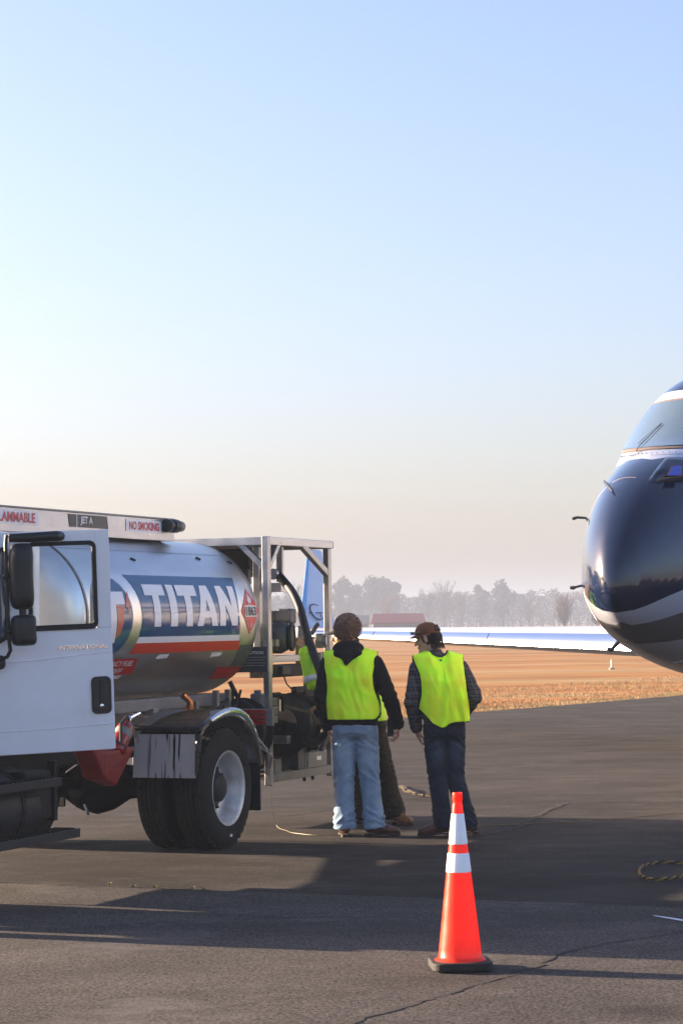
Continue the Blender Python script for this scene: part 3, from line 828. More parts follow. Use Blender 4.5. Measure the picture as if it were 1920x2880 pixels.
# --- wheels
def wheel(s, w, dual=True, mirror=False, front=False):
    sg = -1 if mirror else 1
    R = .487
    def half(w0, outer):
        # one tyre from w0 inwards .27
        prof = []
        W0, W1 = 0, -.27
        pr = [(-.015, .285), (-.006, .31), (0.0, .36), (-.004, .41), (-.018, .452), (-.038, .475), (-.046, .481)]
        tread = []
        k = 0
        x = -.05
        while x > -.22:
            tread += [(x, R), (x - .030, R), (x - .032, R - .013), (x - .040, R - .013)]
            x -= .042
        pr += tread + [(-.224, .481), (-.232, .475), (-.252, .452), (-.266, .41), (-.27, .36), (-.264, .31), (-.255, .285)]
        t = TB(); t.lathe((s, w0, .487), (0, sg, 0), pr, 56, caps=False)
        # lateral lugs on the shoulders
        for i in range(44):
            a = 2 * pi * i / 44
            for ww in (-.052, -.218):
                for da in (0,):
                    c = Vector((s + (R - .012) * cos(a), w0 + sg * ww, .487 + (R - .012) * sin(a)))
                    rd = Vector((cos(a), 0, sin(a))); tn = Vector((-sin(a), 0, cos(a)))
                    v8 = []
                    for q in (-.019, .019):
                        for e in (-.016, .016):
                            for r_ in (-.004, .016):
                                v8.append(c + tn * q + Vector((0, e, 0)) + rd * r_)
                    t.hexa(v8)
        return t
    rim = TB()
    if front:
        pr = [(-.25, .285), (-.02, .285), (-.005, .298), (-.012, .282), (-.05, .265), (-.07, .24), (-.05, .2), (-.02, .17), (.01, .12), (.06, .10), (.07, .03)]
    else:
        pr = [(-.25, .285), (-.03, .287), (-.008, .302), (-.004, .300), (-.010, .284), (-.035, .272), (-.055, .268), (-.075, .255), (-.13, .248), (-.155, .238), (-.172, .215), (-.178, .17), (-.178, .125), (-.09, .105), (-.075, .085), (-.075, .02)]
    rim.lathe((s, w, .487), (0, sg, 0), pr, 48)
    hub = TB() if not front else rim
    if not front: hub.lathe((s, w, .487), (0, sg, 0), [(-.182, .21), (-.172, .205), (-.170, .13), (-.085, .112), (-.065, .09), (-.062, .02)], 32)
    for i in range(10):
        a = 2 * pi * i / 10
        rr = .165
        hub.lathe((s + rr * cos(a), w + sg * (-.18 if not front else -.03), .487 + rr * sin(a)), (0, sg, 0), [(0, .017), (.035, .017), (.036, .012), (.055, .012)], 6)
    o = rim.build('wheel', M['rim_white'], TRUCK, smooth=True, ang=50)
    if not front: hub.build('hub', M['dark_steel'], o, smooth=True)
    half(w, True).build('tyre', M['tyre'], o, smooth=True, ang=35)
    if dual:
        half(w - sg * .33, False).build('tyre', M['tyre'], o, smooth=True, ang=35)
        r2 = TB(); r2.lathe((s, w - sg * .33, .487), (0, sg, 0), [(-.25, .285), (-.2, .25), (.05, .25), (-.01, .285)], 32); r2.build('inner_rim', M['rim_white'], o, smooth=True)
    return o
wl = wheel(0, 0)
mb = TB(); mb.box(-.005, .035, .0, .003, .098, .118); mb.build('tyre_tag', M['sign_white'], wl)
wheel(0, -2.4, True, True)
wheel(-4.32, -.02, False, False, True); wheel(-4.32, -2.38, False, True, True)

# --- rear fenders
FP = [(-.585, .61), (-.565, .78), (-.545, .94), (-.515, .985), (-.45, 1.015), (-.36, 1.05), (-.24, 1.083), (-.12, 1.104), (0, 1.112), (.12, 1.10), (.24, 1.062), (.35, .995), (.44, .905), (.51, .80), (.55, .71), (.57, .655)]
def fender(wo, sg):
    def P(i, w, dz=0): return (FP[i][0], w, FP[i][1] + dz)
    wi = wo - sg * .56
    f = TB(); vs = []; fs = []
    for i in range(len(FP)):
        vs += [P(i, wo - sg * .012), P(i, wi)]
        if i: fs.append((2 * i - 2, 2 * i - 1, 2 * i + 1, 2 * i))
    f.add(vs, fs)
    o = f.build('fender', M['alu_dull'], TRUCK, smooth=True, recalc=False, solid=.006)
    # polished lip around the arch
    l = TB()
    pts = FP[5:]
    l.tube([(a - .012 * (a < -.3), wo + sg * .012, z - .014) for a, z in pts], [.018 + .026 * sin(pi * min(1, (i + .5) / (len(pts) - 1))) for i in range(len(pts))], 10)
    l.build('fender_lip', M['polished'], o, smooth=True)
    # front sheet with tar runs, tar on the top
    q = TB(); q.add([(-.592, wo - sg * .01, .605), (-.592, wi, .605), (-.552, wi, .945), (-.552, wo - sg * .01, .945)], [(0, 1, 2, 3)])
    q.build('front_sheet', M['tar_runs'], o, recalc=False, solid=.004)
    rnd = random.Random(4)
    t = TB(); vs = []; fs = []
    idx = [2, 3, 4, 5, 6, 7, 8]
    for n_, i in enumerate(idx):
        a = .02 if i < 6 else .04 + .08 * rnd.random()
        vs += [(FP[i][0] - .006, wo - sg * a, FP[i][1] + .006), (FP[i][0] - .006, wi + sg * (.03 + .06 * rnd.random() + .03 * n_), FP[i][1] + .006)]
        if n_: fs.append((2 * n_ - 2, 2 * n_ - 1, 2 * n_ + 1, 2 * n_))
    t.add(vs, fs); t.build('tar_cover', M['tar'], o, recalc=False, solid=.004)
    t = TB(); t.tube([(-.60, wo + sg * .0, .63), (-.578, wo + sg * .004, .78), (-.556, wo + sg * .004, .93), (-.50, wo + sg * .004, .985), (-.42, wo + sg * .002, 1.012), (-.36, wo, 1.03)], [.012, .022, .03, .03, .026, .02], 8); t.build('tar_lip', M['tar'], o, smooth=True)
    t = TB(); t.tube([(-.575, wo + sg * .03, .99), (-.575, wi - sg * .05, .995)], .022, 10)
    t.tube([(-.575, wo - sg * .06, .99), (-.575, wo - sg * .10, .99)], .028, 10); t.tube([(-.575, wo - sg * .26, .992), (-.575, wo - sg * .29, .992)], .027, 10); t.build('fender_tube', M['dark_steel'], o, smooth=True)
    m = TB(); m.box(.585, .605, wi, wo + sg * .0, .26, .70); m.build('mud_flap', M['black_rubber'], o, bevel=.02)
    return o
fender(0, 1); fender(-2.4, -1)

# --- tank
def tank_pt(s, th, off=0.):
    return (s, TW + (TA + off) * cos(th), TZ + (TBh + off) * sin(th))
mb = TB(); prof = []
for k in range(9):
    t = k / 8.0 * pi / 2; prof.append((S0 - .17 * cos(t) * 1.0, .02 + .98 * sin(t) ** .55 * .985))
prof[-1] = (S0, .992)
prof += [(S0 + .02, 1.0), (S1 - .02, 1.0), (S1 + .02, .997), (S1 + .05, .985), (S1 + .075, .955), (S1 + .088, .90), (S1 + .11, .7), (S1 + .125, .4), (S1 + .13, .02)]
n = 96; vs = []; fs = []
for s, k in prof:
    for i in range(n):
        a = 2 * pi * i / n; vs.append((s, TW + TA * k * cos(a), TZ + TBh * k * sin(a)))
for j in range(len(prof) - 1):
    for i in range(n): fs.append((j * n + i, j * n + (i + 1) % n, (j + 1) * n + (i + 1) % n, (j + 1) * n + i))
fs += [tuple(range(n)), tuple((len(prof) - 1) * n + i for i in range(n))]
mb.add(vs, fs)
TANK = mb.build('tank', M['alu_tank'], TRUCK, smooth=True, ang=50)
# weld seams and rings
def tstrip(name, s0, s1, th0, th1, off, mat, n=24, parent=None):
    m_ = TB()
    m_.grid(lambda u, v: tank_pt(s0 + (s1 - s0) * u, th0 + (th1 - th0) * v, off), 2, n)
    return m_.build(name, mat, parent or TANK, recalc=False, smooth=True)
M['weld'] = pm('weld', (.30, .31, .33), .5, metal=.8, var=.2, vscale=30)
tstrip('weld_seam', S0, S1, radians(53.2), radians(53.6), .0025, M['weld'], 1)
for sw in (S0 + .012, S1 - .005):
    tstrip('head_ring', sw - .012, sw + .012, radians(-90), radians(90), .004, M['weld'], 40)
# small lifting nicks on the shell
for s, th in ((-.33, 44), (.93, 48), (1.50, 45)):
    m_ = TB(); m_.tube([tank_pt(s - .02, radians(th + 1), .006), tank_pt(s + .025, radians(th - 1), .006)], .008, 6); m_.build('shell_tab', M['dark_steel'], TANK)
# long sill under the tank and saddles
mb = TB(); mb.box(-1.3, 1.55, -.96, -.74, 1.10, 1.20); mb.build('tank_sill', M['alu_dull'], TRUCK, bevel=.008)
mb = TB(); mb.box(-1.3, 1.55, -1.66, -1.44, 1.10, 1.20); mb.build('tank_sill', M['alu_dull'], TRUCK, bevel=.008)
for s in (-1.1, 0.1, 1.3):
    mb = TB(); mb.box(s - .05, s + .05, -1.7, -.7, .98, 1.12); mb.build('tank_saddle', M['galv'], TRUCK, bevel=.006)

# decals on the tank
def tfn(off): return lambda a, b: tank_pt(a, radians(b), off)
def decal(name, polys, mat, off, dv=1.5, parent=TANK):
    V, Fc = patch(polys, tfn(off), dv)
    m_ = TB(); m_.add(V, Fc); return m_.build(name, mat, parent, recalc=False, smooth=True)
def arc_left(b):   # concentric with the round emblem
    d = .49 ** 2 - ((b - 1.5) * .0122) ** 2
    return -1.05 + sqrt(max(d, .03)) - .0
def arc_right(b): return 1.24 + .00012 * (b - 6) ** 2
def band(b0, b1, off, mat, name):
    m_ = TB(); k = max(2, int(abs(b1 - b0) / 1.5))
    m_.grid(lambda u, v: (lambda b: tank_pt(arc_left(b) + (arc_right(b) - arc_left(b)) * u, radians(b), off))(b0 + (b1 - b0) * v), 24, k)
    return m_.build(name, mat, TANK, recalc=False, smooth=True)
band(-12.6, 30.3, .003, M['vinyl_blue'], 'blue_panel')
band(-16.9, -12.6, .003, M['vinyl_white'], 'white_stripe')
band(-24.4, -16.9, .003, M['vinyl_red'], 'red_stripe')
t_, b_ = 23.2, -5.8
def rect(a0, a1, c0, c1): return [(a0, c0), (a1, c0), (a1, c1), (a0, c1)]
mid_ap = 13.0
def inl(b): return .535 + (.622 - .535) * (b - b_) / (mid_ap - b_)
def inr(b): return .705 + (.622 - .705) * (b - b_) / (mid_ap - b_)
LET = {
 'letter_t': [rect(-.478, -.122, 15.4, t_), rect(-.352, -.238, b_, 15.4)],
 'letter_i': [rect(-.066, .060, b_, t_)],
 'letter_t.001': [rect(.100, .458, 15.4, t_), rect(.220, .336, b_, 15.4)],
 'letter_a': [[(.422, b_), (.535, b_), (.622, mid_ap), (.626, t_), (.558, t_)], [(.705, b_), (.817, b_), (.694, t_), (.626, t_), (.622, mid_ap)], [(inl(0), 0), (inr(0), 0), (inr(4.6), 4.6), (inl(4.6), 4.6)]],
 'letter_n': [rect(.853, .967, b_, t_), rect(1.093, 1.207, b_, t_), [(.967, t_), (.967, t_ - 13.5), (1.093, b_), (1.093, b_ + 13.5)]],
}
for k, v in LET.items(): decal(k.split('.')[0], v, M['vinyl_white'], .0065)
# round emblem
def disc(c, r, k=40, kb=.0122): return [(c[0] + r * cos(2 * pi * i / k), c[1] + r / kb * sin(2 * pi * i / k)) for i in range(k)]
decal('emblem_rim', [disc((-1.056, 1.5), .345)], M['weld'], .003)
decal('emblem_disc', [disc((-1.056, 1.5), .325)], M['vinyl_blue'], .0065)
decal('emblem_letter', [rect(-1.27, -.845, 9.1, 17.6), rect(-1.13, -.995, -16, 9.1)], M['vinyl_white'], .010)
decal('emblem_flame', [[(-.985, -13), (-.93, -11), (-.885, -3), (-.862, 8.2), (-.985, 8.2)], [(-.835, 8), (-.820, 12), (-.765, 18.4), (-.755, 9), (-.80, 5)]], M['vinyl_orange'], .010)
# placard
cx, cb, hs, hb = 1.475, 4.6, .187, 16.9
def dia(k): return [(cx, cb - hb * k), (cx + hs * k, cb), (cx, cb + hb * k), (cx - hs * k, cb)]
PL = decal('placard', [dia(1)], M['placard_red'], .004)
def ring(k0, k1):
    a = dia(k0); b = dia(k1); return [[a[i], a[(i + 1) % 4], b[(i + 1) % 4], b[i]] for i in range(4)]
decal('placard_border', ring(.93, .90), M['sign_white'], .0075)
decal('number_panel', [rect(cx - .115, cx + .115, cb - 4.2, cb + 4.2)], M['sign_white'], .0075)
def tank_text(name, txt, a0, a1, b0, b1, mat, off, bold=.02, slant=0., parent=TANK):
    vs, fs_ = text2d(txt, bold)
    m_ = TB(); m_.add([tank_pt(a0 + (a1 - a0) * x + slant * y, radians(b0 + (b1 - b0) * y), off) for x, y in vs], fs_)
    return m_.build(name, mat, parent, recalc=False)
tank_text('placard_number', '1863', cx - .10, cx + .10, cb - 3.4, cb + 3.4, M['sign_black'], .011, .03)
tank_text('placard_class', '3', cx - .012, cx + .014, cb - 12.0, cb - 8.6, M['sign_white'], .0075, .03)
fl = [(-.035, 6.0), (-.06, 7.6), (-.052, 9.4), (-.038, 8.6), (-.035, 11), (-.012, 13.4), (-.012, 10.8), (.008, 12.0), (.014, 9.6), (.030, 10.4), (.045, 8.4), (.035, 6.6), (.018, 5.9)]
decal('placard_flame', [[(cx + a * .8, cb + b) for a, b in fl]], M['sign_white'], .0075, None)
decal('flame_base', [rect(cx - .05, cx + .05, cb + 4.9, cb + 5.25)], M['sign_white'], .0075)
# red emergency labels
decal('emergency_label', [[(-1.20, -40.6), (-.425, -40.6), (-.49, -27.8), (-1.20, -27.8)]], M['sign_red_bg'], .004)
tank_text('emergency_text', 'EMERGENCY FUEL', -1.16, -.54, -33.2, -29.2, M['sign_white'], .0075, .01, .015)
tank_text('emergency_text', 'SHUTOFF', -1.10, -.66, -39.2, -35.0, M['sign_white'], .0075, .01, .015)
decal('arrow_label', [[(-1.1, -44.4), (-.62, -44.4), (-.57, -41.2), (-1.1, -41.2)]], M['sign_white'], .004)
decal('emergency_label', [[(1.16, -50.8), (1.62, -50.8), (1.63, -38.9), (1.12, -38.9)]], M['sign_red_bg'], .004)
tank_text('emergency_text', 'EMERGENCY FUEL', 1.17, 1.60, -43.8, -40.2, M['placard_red'], .0075, .01)
tank_text('emergency_text', 'SHUTOFF', 1.22, 1.54, -49.6, -46.0, M['placard_red'], .0075, .01)
for s in (-.07, .93):
    decal('small_sticker', [[(s - .10, -29.0), (s + .10, -28.6), (s + .11, -25.4), (s - .09, -25.8)]], M['sign_white'], .004)
M['poster'] = pm('poster', (.05, .06, .055), .35, col2=(.16, .20, .15), vscale=14)
decal('instruction_panel', [[(1.36, -38.3), (1.625, -38.3), (1.625, -20.6), (1.36, -20.6)]], M['poster'], .004)
rnd = random.Random(2)
for k in range(9):
    b = -22.3 - k * 1.7
    decal('instruction_line', [rect(1.38, 1.38 + rnd.uniform(.04, .1), b, b + .5)], M['alu_dull'], .0075, None)
# --- top rail with signs
RAIL = []
for w in (-.93, -1.53):
    mb = TB(); mb.box(-2.75, .853, w - .03, w + .03, 2.518, 2.70); o = mb.build('top_rail', M['aluminium'], TRUCK, bevel=.004); RAIL.append(o)
mb = TB(); mb.box(.80, .84, -1.5, -.96, 2.52, 2.69); mb.box(-2.74, -2.70, -1.5, -.96, 2.52, 2.69); mb.build('rail_end', M['aluminium'], TRUCK, bevel=.004)
mb = TB(); mb.box(-2.70, .80, -1.5, -.96, 2.525, 2.54); mb.build('walkway', M['alu_dull'], TRUCK)
mb = TB(); mb.box(-2.74, .85, -.905, -.885, 2.70, 2.712); mb.build('rail_cap', M['alu_dull'], TRUCK)
WF = -.898
def sign(name, s0, s1, z0, z1, mat, slant=0.):
    m_ = TB(); m_.hexa([(s0, WF, z0), (s0 - slant, WF, z1), (s0, WF + .003, z0), (s0 - slant, WF + .003, z1), (s1, WF, z0), (s1 - slant, WF, z1), (s1, WF + .003, z0), (s1 - slant, WF + .003, z1)])
    return m_.build(name, mat, RAIL[0])
def sign_text(parent, txt, s0, s1, z0, z1, mat, bold=.02):
    m_ = TB(); flat_text(m_, txt, lambda a, b: (a, WF + .006, b), s0, s1, z0, z1, bold); return m_.build('lettering', mat, parent, recalc=False)
o = sign('sign', -2.12, -1.45, 2.578, 2.682, M['sign_white']); sign_text(o, 'FLAMMABLE', -2.09, -1.50, 2.592, 2.668, M['sign_red'], .03)
o = sign('sign', -.965, -.335, 2.585, 2.686, M['sign_black'], .02); sign_text(o, 'JET A', -.80, -.60, 2.600, 2.672, M['sign_white'], .02)
m_ = TB(); m_.box(-.862, -.852, WF + .004, WF + .006, 2.588, 2.684); m_.build('divider', M['sign_white'], o)
o = sign('sign', -.03, .605, 2.580, 2.680, M['sign_white']); sign_text(o, 'NO SMOKING', .02, .555, 2.594, 2.664, M['sign_red'], .03)
# camera-like vent cap at the end of the rail
mb = TB(); mb.lathe((.60, -.85, 2.645), (1, 0, 0), [(0, .03), (.01, .055), (.07, .055), (.075, .042), (.10, .042), (.105, .058), (.19, .058), (.195, .05)], 18); o = mb.build('vent_cap', M['black_plastic'], TRUCK, smooth=True)
mb = TB(); mb.lathe((.60, -.85, 2.645), (1, 0, 0), [(.19, .046), (.28, .046), (.285, .04)], 18); mb.build('cap_lens', M['gauge_case'], o, smooth=True)
mb = TB(); mb.box(.68, .74, -.905, -.86, 2.60, 2.65); mb.build('cap_bracket', M['dark_steel'], o)

# --- rear frame
WL, WR = -.433, -1.97
def post(s, w, z0=.377, z1=2.574, a=.075, b=.058):
    m_ = TB(); m_.box(s, s + a, w - b, w, z0, z1); return m_.build('frame_post', M['galv'], TRUCK, bevel=.006)
post(1.745, WL, .377, 2.578); post(3.125, WL, .37, 2.50); post(1.745, WR + .058, .377, 2.50); post(3.125, WR + .058, .37, 2.50)
def beam(s0, s1, w0, w1, z0, z1):
    m_ = TB(); m_.box(s0, s1, w0, w1, z0, z1); return m_.build('frame_beam', M['aluminium'], TRUCK, bevel=.005)
beam(1.823, 3.25, WL - .055, WL - .003, 2.502, 2.574); beam(1.823, 3.25, WR, WR + .055, 2.502, 2.574)
beam(1.75, 1.815, WR + .056, WL - .060, 2.500, 2.572); beam(3.18, 3.245, WR + .056, WL - .056, 2.500, 2.572)
m_ = TB(); m_.box(3.252, 3.262, WL - .05, WL - .005, 2.505, 2.57); m_.build('beam_cap', M['dark_steel'], TRUCK)
m_ = TB(); m_.box(1.80, 3.2, WR + .05, WL - .05, 2.535, 2.55); m_.build('frame_roof', M['alu_dull'], TRUCK)
def brace(a, b, wx, wy):
    m_ = TB(); m_.bar(a, b, wx, wy); return m_.build('brace', M['galv'], TRUCK, bevel=.004)
brace((1.785, -.72, 2.52), (1.785, -.475, 2.30), .05, .05)
brace((2.03, WL - .03, 2.52), (1.80, WL - .03, 2.29), .05, .05)
brace((2.56, WL - .03, 2.52), (3.14, WL - .03, 2.27), .05, .06)
# inner posts and hose hanger
m_ = TB(); m_.box(2.05, 2.11, -.72, -.655, 1.5, 2.50); m_.build('inner_post', M['galv'], TRUCK, bevel=.004)
m_ = TB(); m_.box(2.30, 2.34, -.60, -.54, 2.18, 2.50); o = m_.build('hose_hanger', M['galv'], TRUCK, bevel=.004)
m_ = TB(); m_.box(2.18, 2.36, -.66, -.50, 2.09, 2.17); m_.lathe((2.16, -.58, 2.25), (1, 0, 0), [(0, .05), (.05, .05), (.06, .035), (.16, .035)], 12); m_.build('hose_swivel', M['aluminium'], o, smooth=True)
m_ = TB(); m_.box(2.25, 2.75, -1.90, -.85, 2.24, 2.49); m_.build('control_cabinet', M['dark_chassis'], TRUCK, bevel=.01)
m_ = TB(); m_.box(2.12, 2.20, -1.9, -.80, 2.16, 2.30); m_.build('hose_tray', M['black_plastic'], TRUCK, bevel=.01)
# caution panel behind the tank
m_ = TB(); m_.box(1.715, 1.74, -.98, -.435, 1.375, 1.60); CP = m_.build('caution_panel', M['meter_grey'], TRUCK, bevel=.003)
m_ = TB(); flat_text(m_, 'CAUTION', lambda a, b: (1.711, a, b), -.66, -.47, 1.535, 1.562, .02); m_.build('lettering', M['sign_white'], CP, recalc=False)
for k in range(4):
    m_ = TB(); m_.box(1.7095, 1.7115, -.70, -.445 - .012 * (k % 2), 1.502 - k * .024, 1.512 - k * .024); m_.build('text_line', M['alu_dull'], CP)
# valve enclosure and pipework between tank and frame
m_ = TB(); m_.box(1.66, 1.76, -.585, -.47, 1.02, 1.19); m_.box(1.68, 1.74, -.56, -.50, 1.19, 1.22); m_.build('valve_box', M['alu_dull'], TRUCK, bevel=.02, seg=3)
m_ = TB(); m_.tube([(1.50, -.70, 1.30), (1.55, -.66, 1.18), (1.60, -.62, 1.06), (1.62, -.60, .98)], .022, 8); m_.tube([(1.58, -.72, 1.26), (1.53, -.68, 1.10), (1.60, -.58, .97)], .014, 8); m_.tube([(1.45, -.66, .97), (1.80, -.52, .95)], .038, 10); m_.lathe((1.47, -.655, .97), (.93, .37, -.03), [(0, .05), (.03, .05)], 10); m_.build('pipework', M['dark_steel'], TRUCK, smooth=True)
m_ = TB(); m_.tube([(.42, -.62, 1.22), (.47, -.58, 1.16), (.47, -.58, 1.0)], .028, 10); m_.lathe((.47, -.58, 1.10), (0, 0, 1), [(0, .036), (.03, .036)], 10); m_.build('copper_pipe', M['copper'], TRUCK, smooth=True)
m_ = TB(); m_.tube([(1.05, -.5, 1.02), (1.35, -.55, 1.14), (1.55, -.62, 1.22)], .012, 6); m_.tube([(.62, -.55, 1.0), (.9, -.55, 1.06), (1.3, -.6, 1.18)], .016, 6); m_.build('cable', M['black_rubber'], TRUCK, smooth=True)
for s_ in (.60, 1.0, 1.24):
    m_ = TB(); m_.box(s_ - .02, s_ + .02, -.62, -.57, .98, 1.24 if s_ > .7 else 1.16); m_.build('tank_leg', M['galv'], TRUCK, bevel=.004)
# tail lamps behind the fender
m_ = TB(); m_.box(1.16, 1.20, -.60, -.14, .93, 1.075); TL = m_.build('lamp_panel', M['alu_dull'], TRUCK, bevel=.004)
for k in range(3):
    m_ = TB(); m_.box(1.125, 1.155, -.56, -.20, .94 + k * .046, .978 + k * .046); m_.build('tail_lamp', M['lamp_red'], TL, bevel=.006)
# pump housing behind the wheel
m_ = TB(); m_.lathe((1.25, -.62, .66), (0, 1, 0), [(0, .10), (.03, .21), (.12, .24), (.22, .21), (.3, .10), (.34, .06)], 22); o = m_.build('pump', M['dark_steel'], TRUCK, smooth=True)
m_ = TB(); m_.tube([(1.18, -.30, .83), (1.30, -.26, .72), (1.42, -.30, .5)], .012, 6); m_.tube([(1.10, -.30, .80), (1.36, -.24, .66), (1.46, -.32, .48)], .008, 6); m_.build('pump_line', M['galv'], o)
m_ = TB(); m_.box(1.50, 1.54, -.52, -.44, .42, .86); m_.build('slotted_plate', M['cream'], TRUCK, bevel=.003)
# hose reels
M['reel_dark'] = pm('reel_dark', (.035, .035, .038), .5, metal=.3, var=.2, vscale=8)
def reel(s, w, z, R, depth, slots=True):
    m_ = TB(); m_.lathe((s, w, z), (1, 0, 0), [(0, .02), (0, R), (.012, R + .006), (.02, R), (.02, .02)], 48); o = m_.build('reel_flange', M['reel_dark'], TRUCK, smooth=True)
    m_ = TB(); m_.lathe((s, w, z), (1, 0, 0), [(depth, .02), (depth, R), (depth + .012, R + .006), (depth + .02, R)], 48); m_.build('rear_flange', M['reel_dark'], o, smooth=True)
    for j in range(5):
        r_ = R - .04 - (j % 2) * .006
        m_ = TB(); m_.lathe((s + .05 + j * (depth - .1) / 4, w, z), (1, 0, 0), [(-.028, r_ - .028), (-.02, r_ - .008), (0, r_), (.02, r_ - .008), (.028, r_ - .028)], 40, caps=False); m_.build('hose_turn', M['hose'], o, smooth=True)
    m_ = TB(); m_.lathe((s - .012, w, z), (1, 0, 0), [(0, .05), (0, .17), (.01, .172), (.012, .05)], 30); m_.lathe((s - .03, w, z), (1, 0, 0), [(0, .035), (.03, .04)], 14); m_.build('reel_hub', M['dark_steel'], o, smooth=True)
    return o
reel(2.25, -.555, .882, .285, .30); reel(1.35, -.60, .868, .285, .20)
# reel stand, floor and boxes
m_ = TB(); m_.box(1.82, 3.2, WL - .07, WL - .005, .40, .475); m_.build('floor_beam', M['cream'], TRUCK, bevel=.005)
m_ = TB(); m_.box(1.82, 3.2, WR, WR + .065, .40, .475); m_.build('floor_beam', M['cream'], TRUCK, bevel=.005)
m_ = TB(); m_.box(1.85, 3.18, WR + .07, WL - .075, .42, .44); m_.build('floor_plate', M['alu_dull'], TRUCK)
m_ = TB(); m_.box(1.79, 3.05, -1.9, -1.84, .98, 1.04); m_.box(1.79, 3.05, -.55, -.5, .28 + .2, .5); m_.build('floor_stiffener', M['dark_chassis'], TRUCK)
m_ = TB(); m_.box(2.02, 2.10, -.62, -.39, .73, .80); m_.build('reel_crosspiece', M['aluminium'], TRUCK, bevel=.004)
m_ = TB(); m_.box(2.02, 2.06, -.60, -.55, .48, .73); m_.build('reel_stand', M['galv'], TRUCK, bevel=.004)
m_ = TB(); m_.box(2.36, 2.52, -.62, -.435, .475, .83); o = m_.build('side_panel', M['meter_grey'], TRUCK, bevel=.01)
m_ = TB(); m_.box(2.522, 2.55, -.50, -.432, .475, .83); m_.build('slotted_edge', M['cream'], o, bevel=.003)
m_ = TB(); m_.box(2.58, 3.02, -.60, -.432, .478, .615); o = m_.build('tool_box', M['cream'], TRUCK, bevel=.006)
m_ = TB(); m_.box(2.78, 2.88, -.4315, -.4295, .54, .575); m_.build('box_tag', M['sign_white'], o)
m_ = TB(); m_.box(1.84, 1.98, -.50, -.43, .475, .60); m_.build('lower_box', M['cream'], TRUCK, bevel=.004)
for z in (.92, 1.0, 1.08):
    m_ = TB(); m_.box(1.83, 1.93, -.50, -.435, z, z + .06); m_.build('stacked_block', M['gauge_case'], TRUCK, bevel=.004)
m_ = TB(); m_.box(2.95, 3.0, -.60, -.50, .62, 1.15); m_.bar((2.92, -.45, .62), (3.15, -.45, .80), .03, .05); m_.build('corner_stay', M['dark_steel'], TRUCK)
for s in (2.55, 2.74):
    m_ = TB(); m_.lathe((s, -.46, .36), (0, 0, 1), [(0, .008), (.02, .02), (.04, .012)], 8); m_.build('drain_bolt', M['dark_chassis'], TRUCK)
# plain dark boxes added to darken the inside of the frame
m_ = TB(); m_.box(2.05, 3.02, -1.88, -.95, 1.36, 1.76); m_.build('upper_dark_fill', M['dark_chassis'], TRUCK, bevel=.06, seg=3)
m_ = TB(); m_.box(2.60, 3.05, -1.88, -.70, .50, 1.02); m_.build('rear_dark_fill', M['dark_chassis'], TRUCK, bevel=.03, seg=3)
m_ = TB(); m_.box(1.86, 2.22, -1.88, -.62, .50, 1.0); m_.build('front_dark_fill', M['dark_chassis'], TRUCK, bevel=.05, seg=3)
# meter and register
m_ = TB(); m_.lathe((2.35, -.60, 1.68), (0.25, 1, 0), [(-.2, .05), (-.19, .12), (-.08, .15), (.02, .15), (.08, .12), (.10, .05)], 24); m_.box(2.20, 2.52, -.78, -.56, 1.56, 1.72); MT = m_.build('flow_meter', M['meter_grey'], TRUCK, smooth=True)
m_ = TB(); m_.lathe((2.35, -.60, 1.68), (0.25, 1, 0), [(.10, .13), (.13, .13), (.135, .11), (.12, .10)], 24); m_.build('meter_rim', M['dark_steel'], MT, smooth=True)
m_ = TB(); m_.box(2.10, 2.16, -.62, -.52, 1.60, 1.66); m_.lathe((2.04, -.58, 1.74), (.3, 1, 0), [(0, .02), (0, .06), (.03, .06), (.03, .02)], 16); m_.build('small_gauge', M['gauge_case'], MT)
m_ = TB(); m_.box(2.28, 2.62, -.80, -.60, 1.815, 1.92); RG = m_.build('register', M['dark_steel'], TRUCK, bevel=.012)
m_ = TB(); m_.box(2.70, 2.84, -.78, -.64, 1.80, 1.94); m_.build('printer', M['meter_grey'], TRUCK, bevel=.02)
m_ = TB(); m_.box(2.40, 2.55, -.74, -.66, 1.72, 1.815); m_.build('register_neck', M['brass'], RG)
m_ = TB(); m_.tube([(1.95, -.62, 1.48), (2.9, -.60, 1.48)], .028, 10); m_.build('cross_pipe', M['aluminium'], TRUCK, smooth=True)
m_ = TB(); m_.box(1.90, 2.72, -.66, -.52, 1.455, 1.515); m_.build('mounting_bar', M['galv'], TRUCK, bevel=.005)
m_ = TB(); m_.box(1.90, 2.80, -.70, -.50, 1.32, 1.43); m_.build('lower_bar', M['dark_chassis'], TRUCK, bevel=.01)
m_ = TB(); m_.box(2.10, 2.28, -.52, -.46, 1.34, 1.42); m_.build('switch_box', M['dark_steel'], TRUCK, bevel=.006)
m_ = TB(); m_.tube([(2.16, -.48, 1.34), (2.18, -.46, 1.26), (2.30, -.46, 1.205), (2.45, -.47, 1.205)], .007, 6); m_.build('switch_cable', M['black_rubber'], TRUCK)
m_ = TB(); m_.box(2.42, 2.66, -.52, -.47, 1.17, 1.225); m_.box(2.60, 2.82, -.54, -.46, 1.13, 1.20); m_.tube([(2.72, -.5, 1.18), (2.72, -.5, 1.32)], .03, 8); m_.tube([(2.80, -.48, 1.20), (3.05, -.46, 1.19), (3.12, -.46, 1.18)], .015, 6); m_.tube([(2.74, -.5, 1.10), (2.95, -.46, 1.15), (3.02, -.46, 1.10)], .012, 6); m_.build('nozzle_holder', M['dark_chassis'], TRUCK)
m_ = TB(); m_.tube([(2.36, -.50, 1.05), (3.0, -.52, 1.02)], .055, 12); m_.build('black_pipe', M['dark_chassis'], TRUCK, smooth=True)
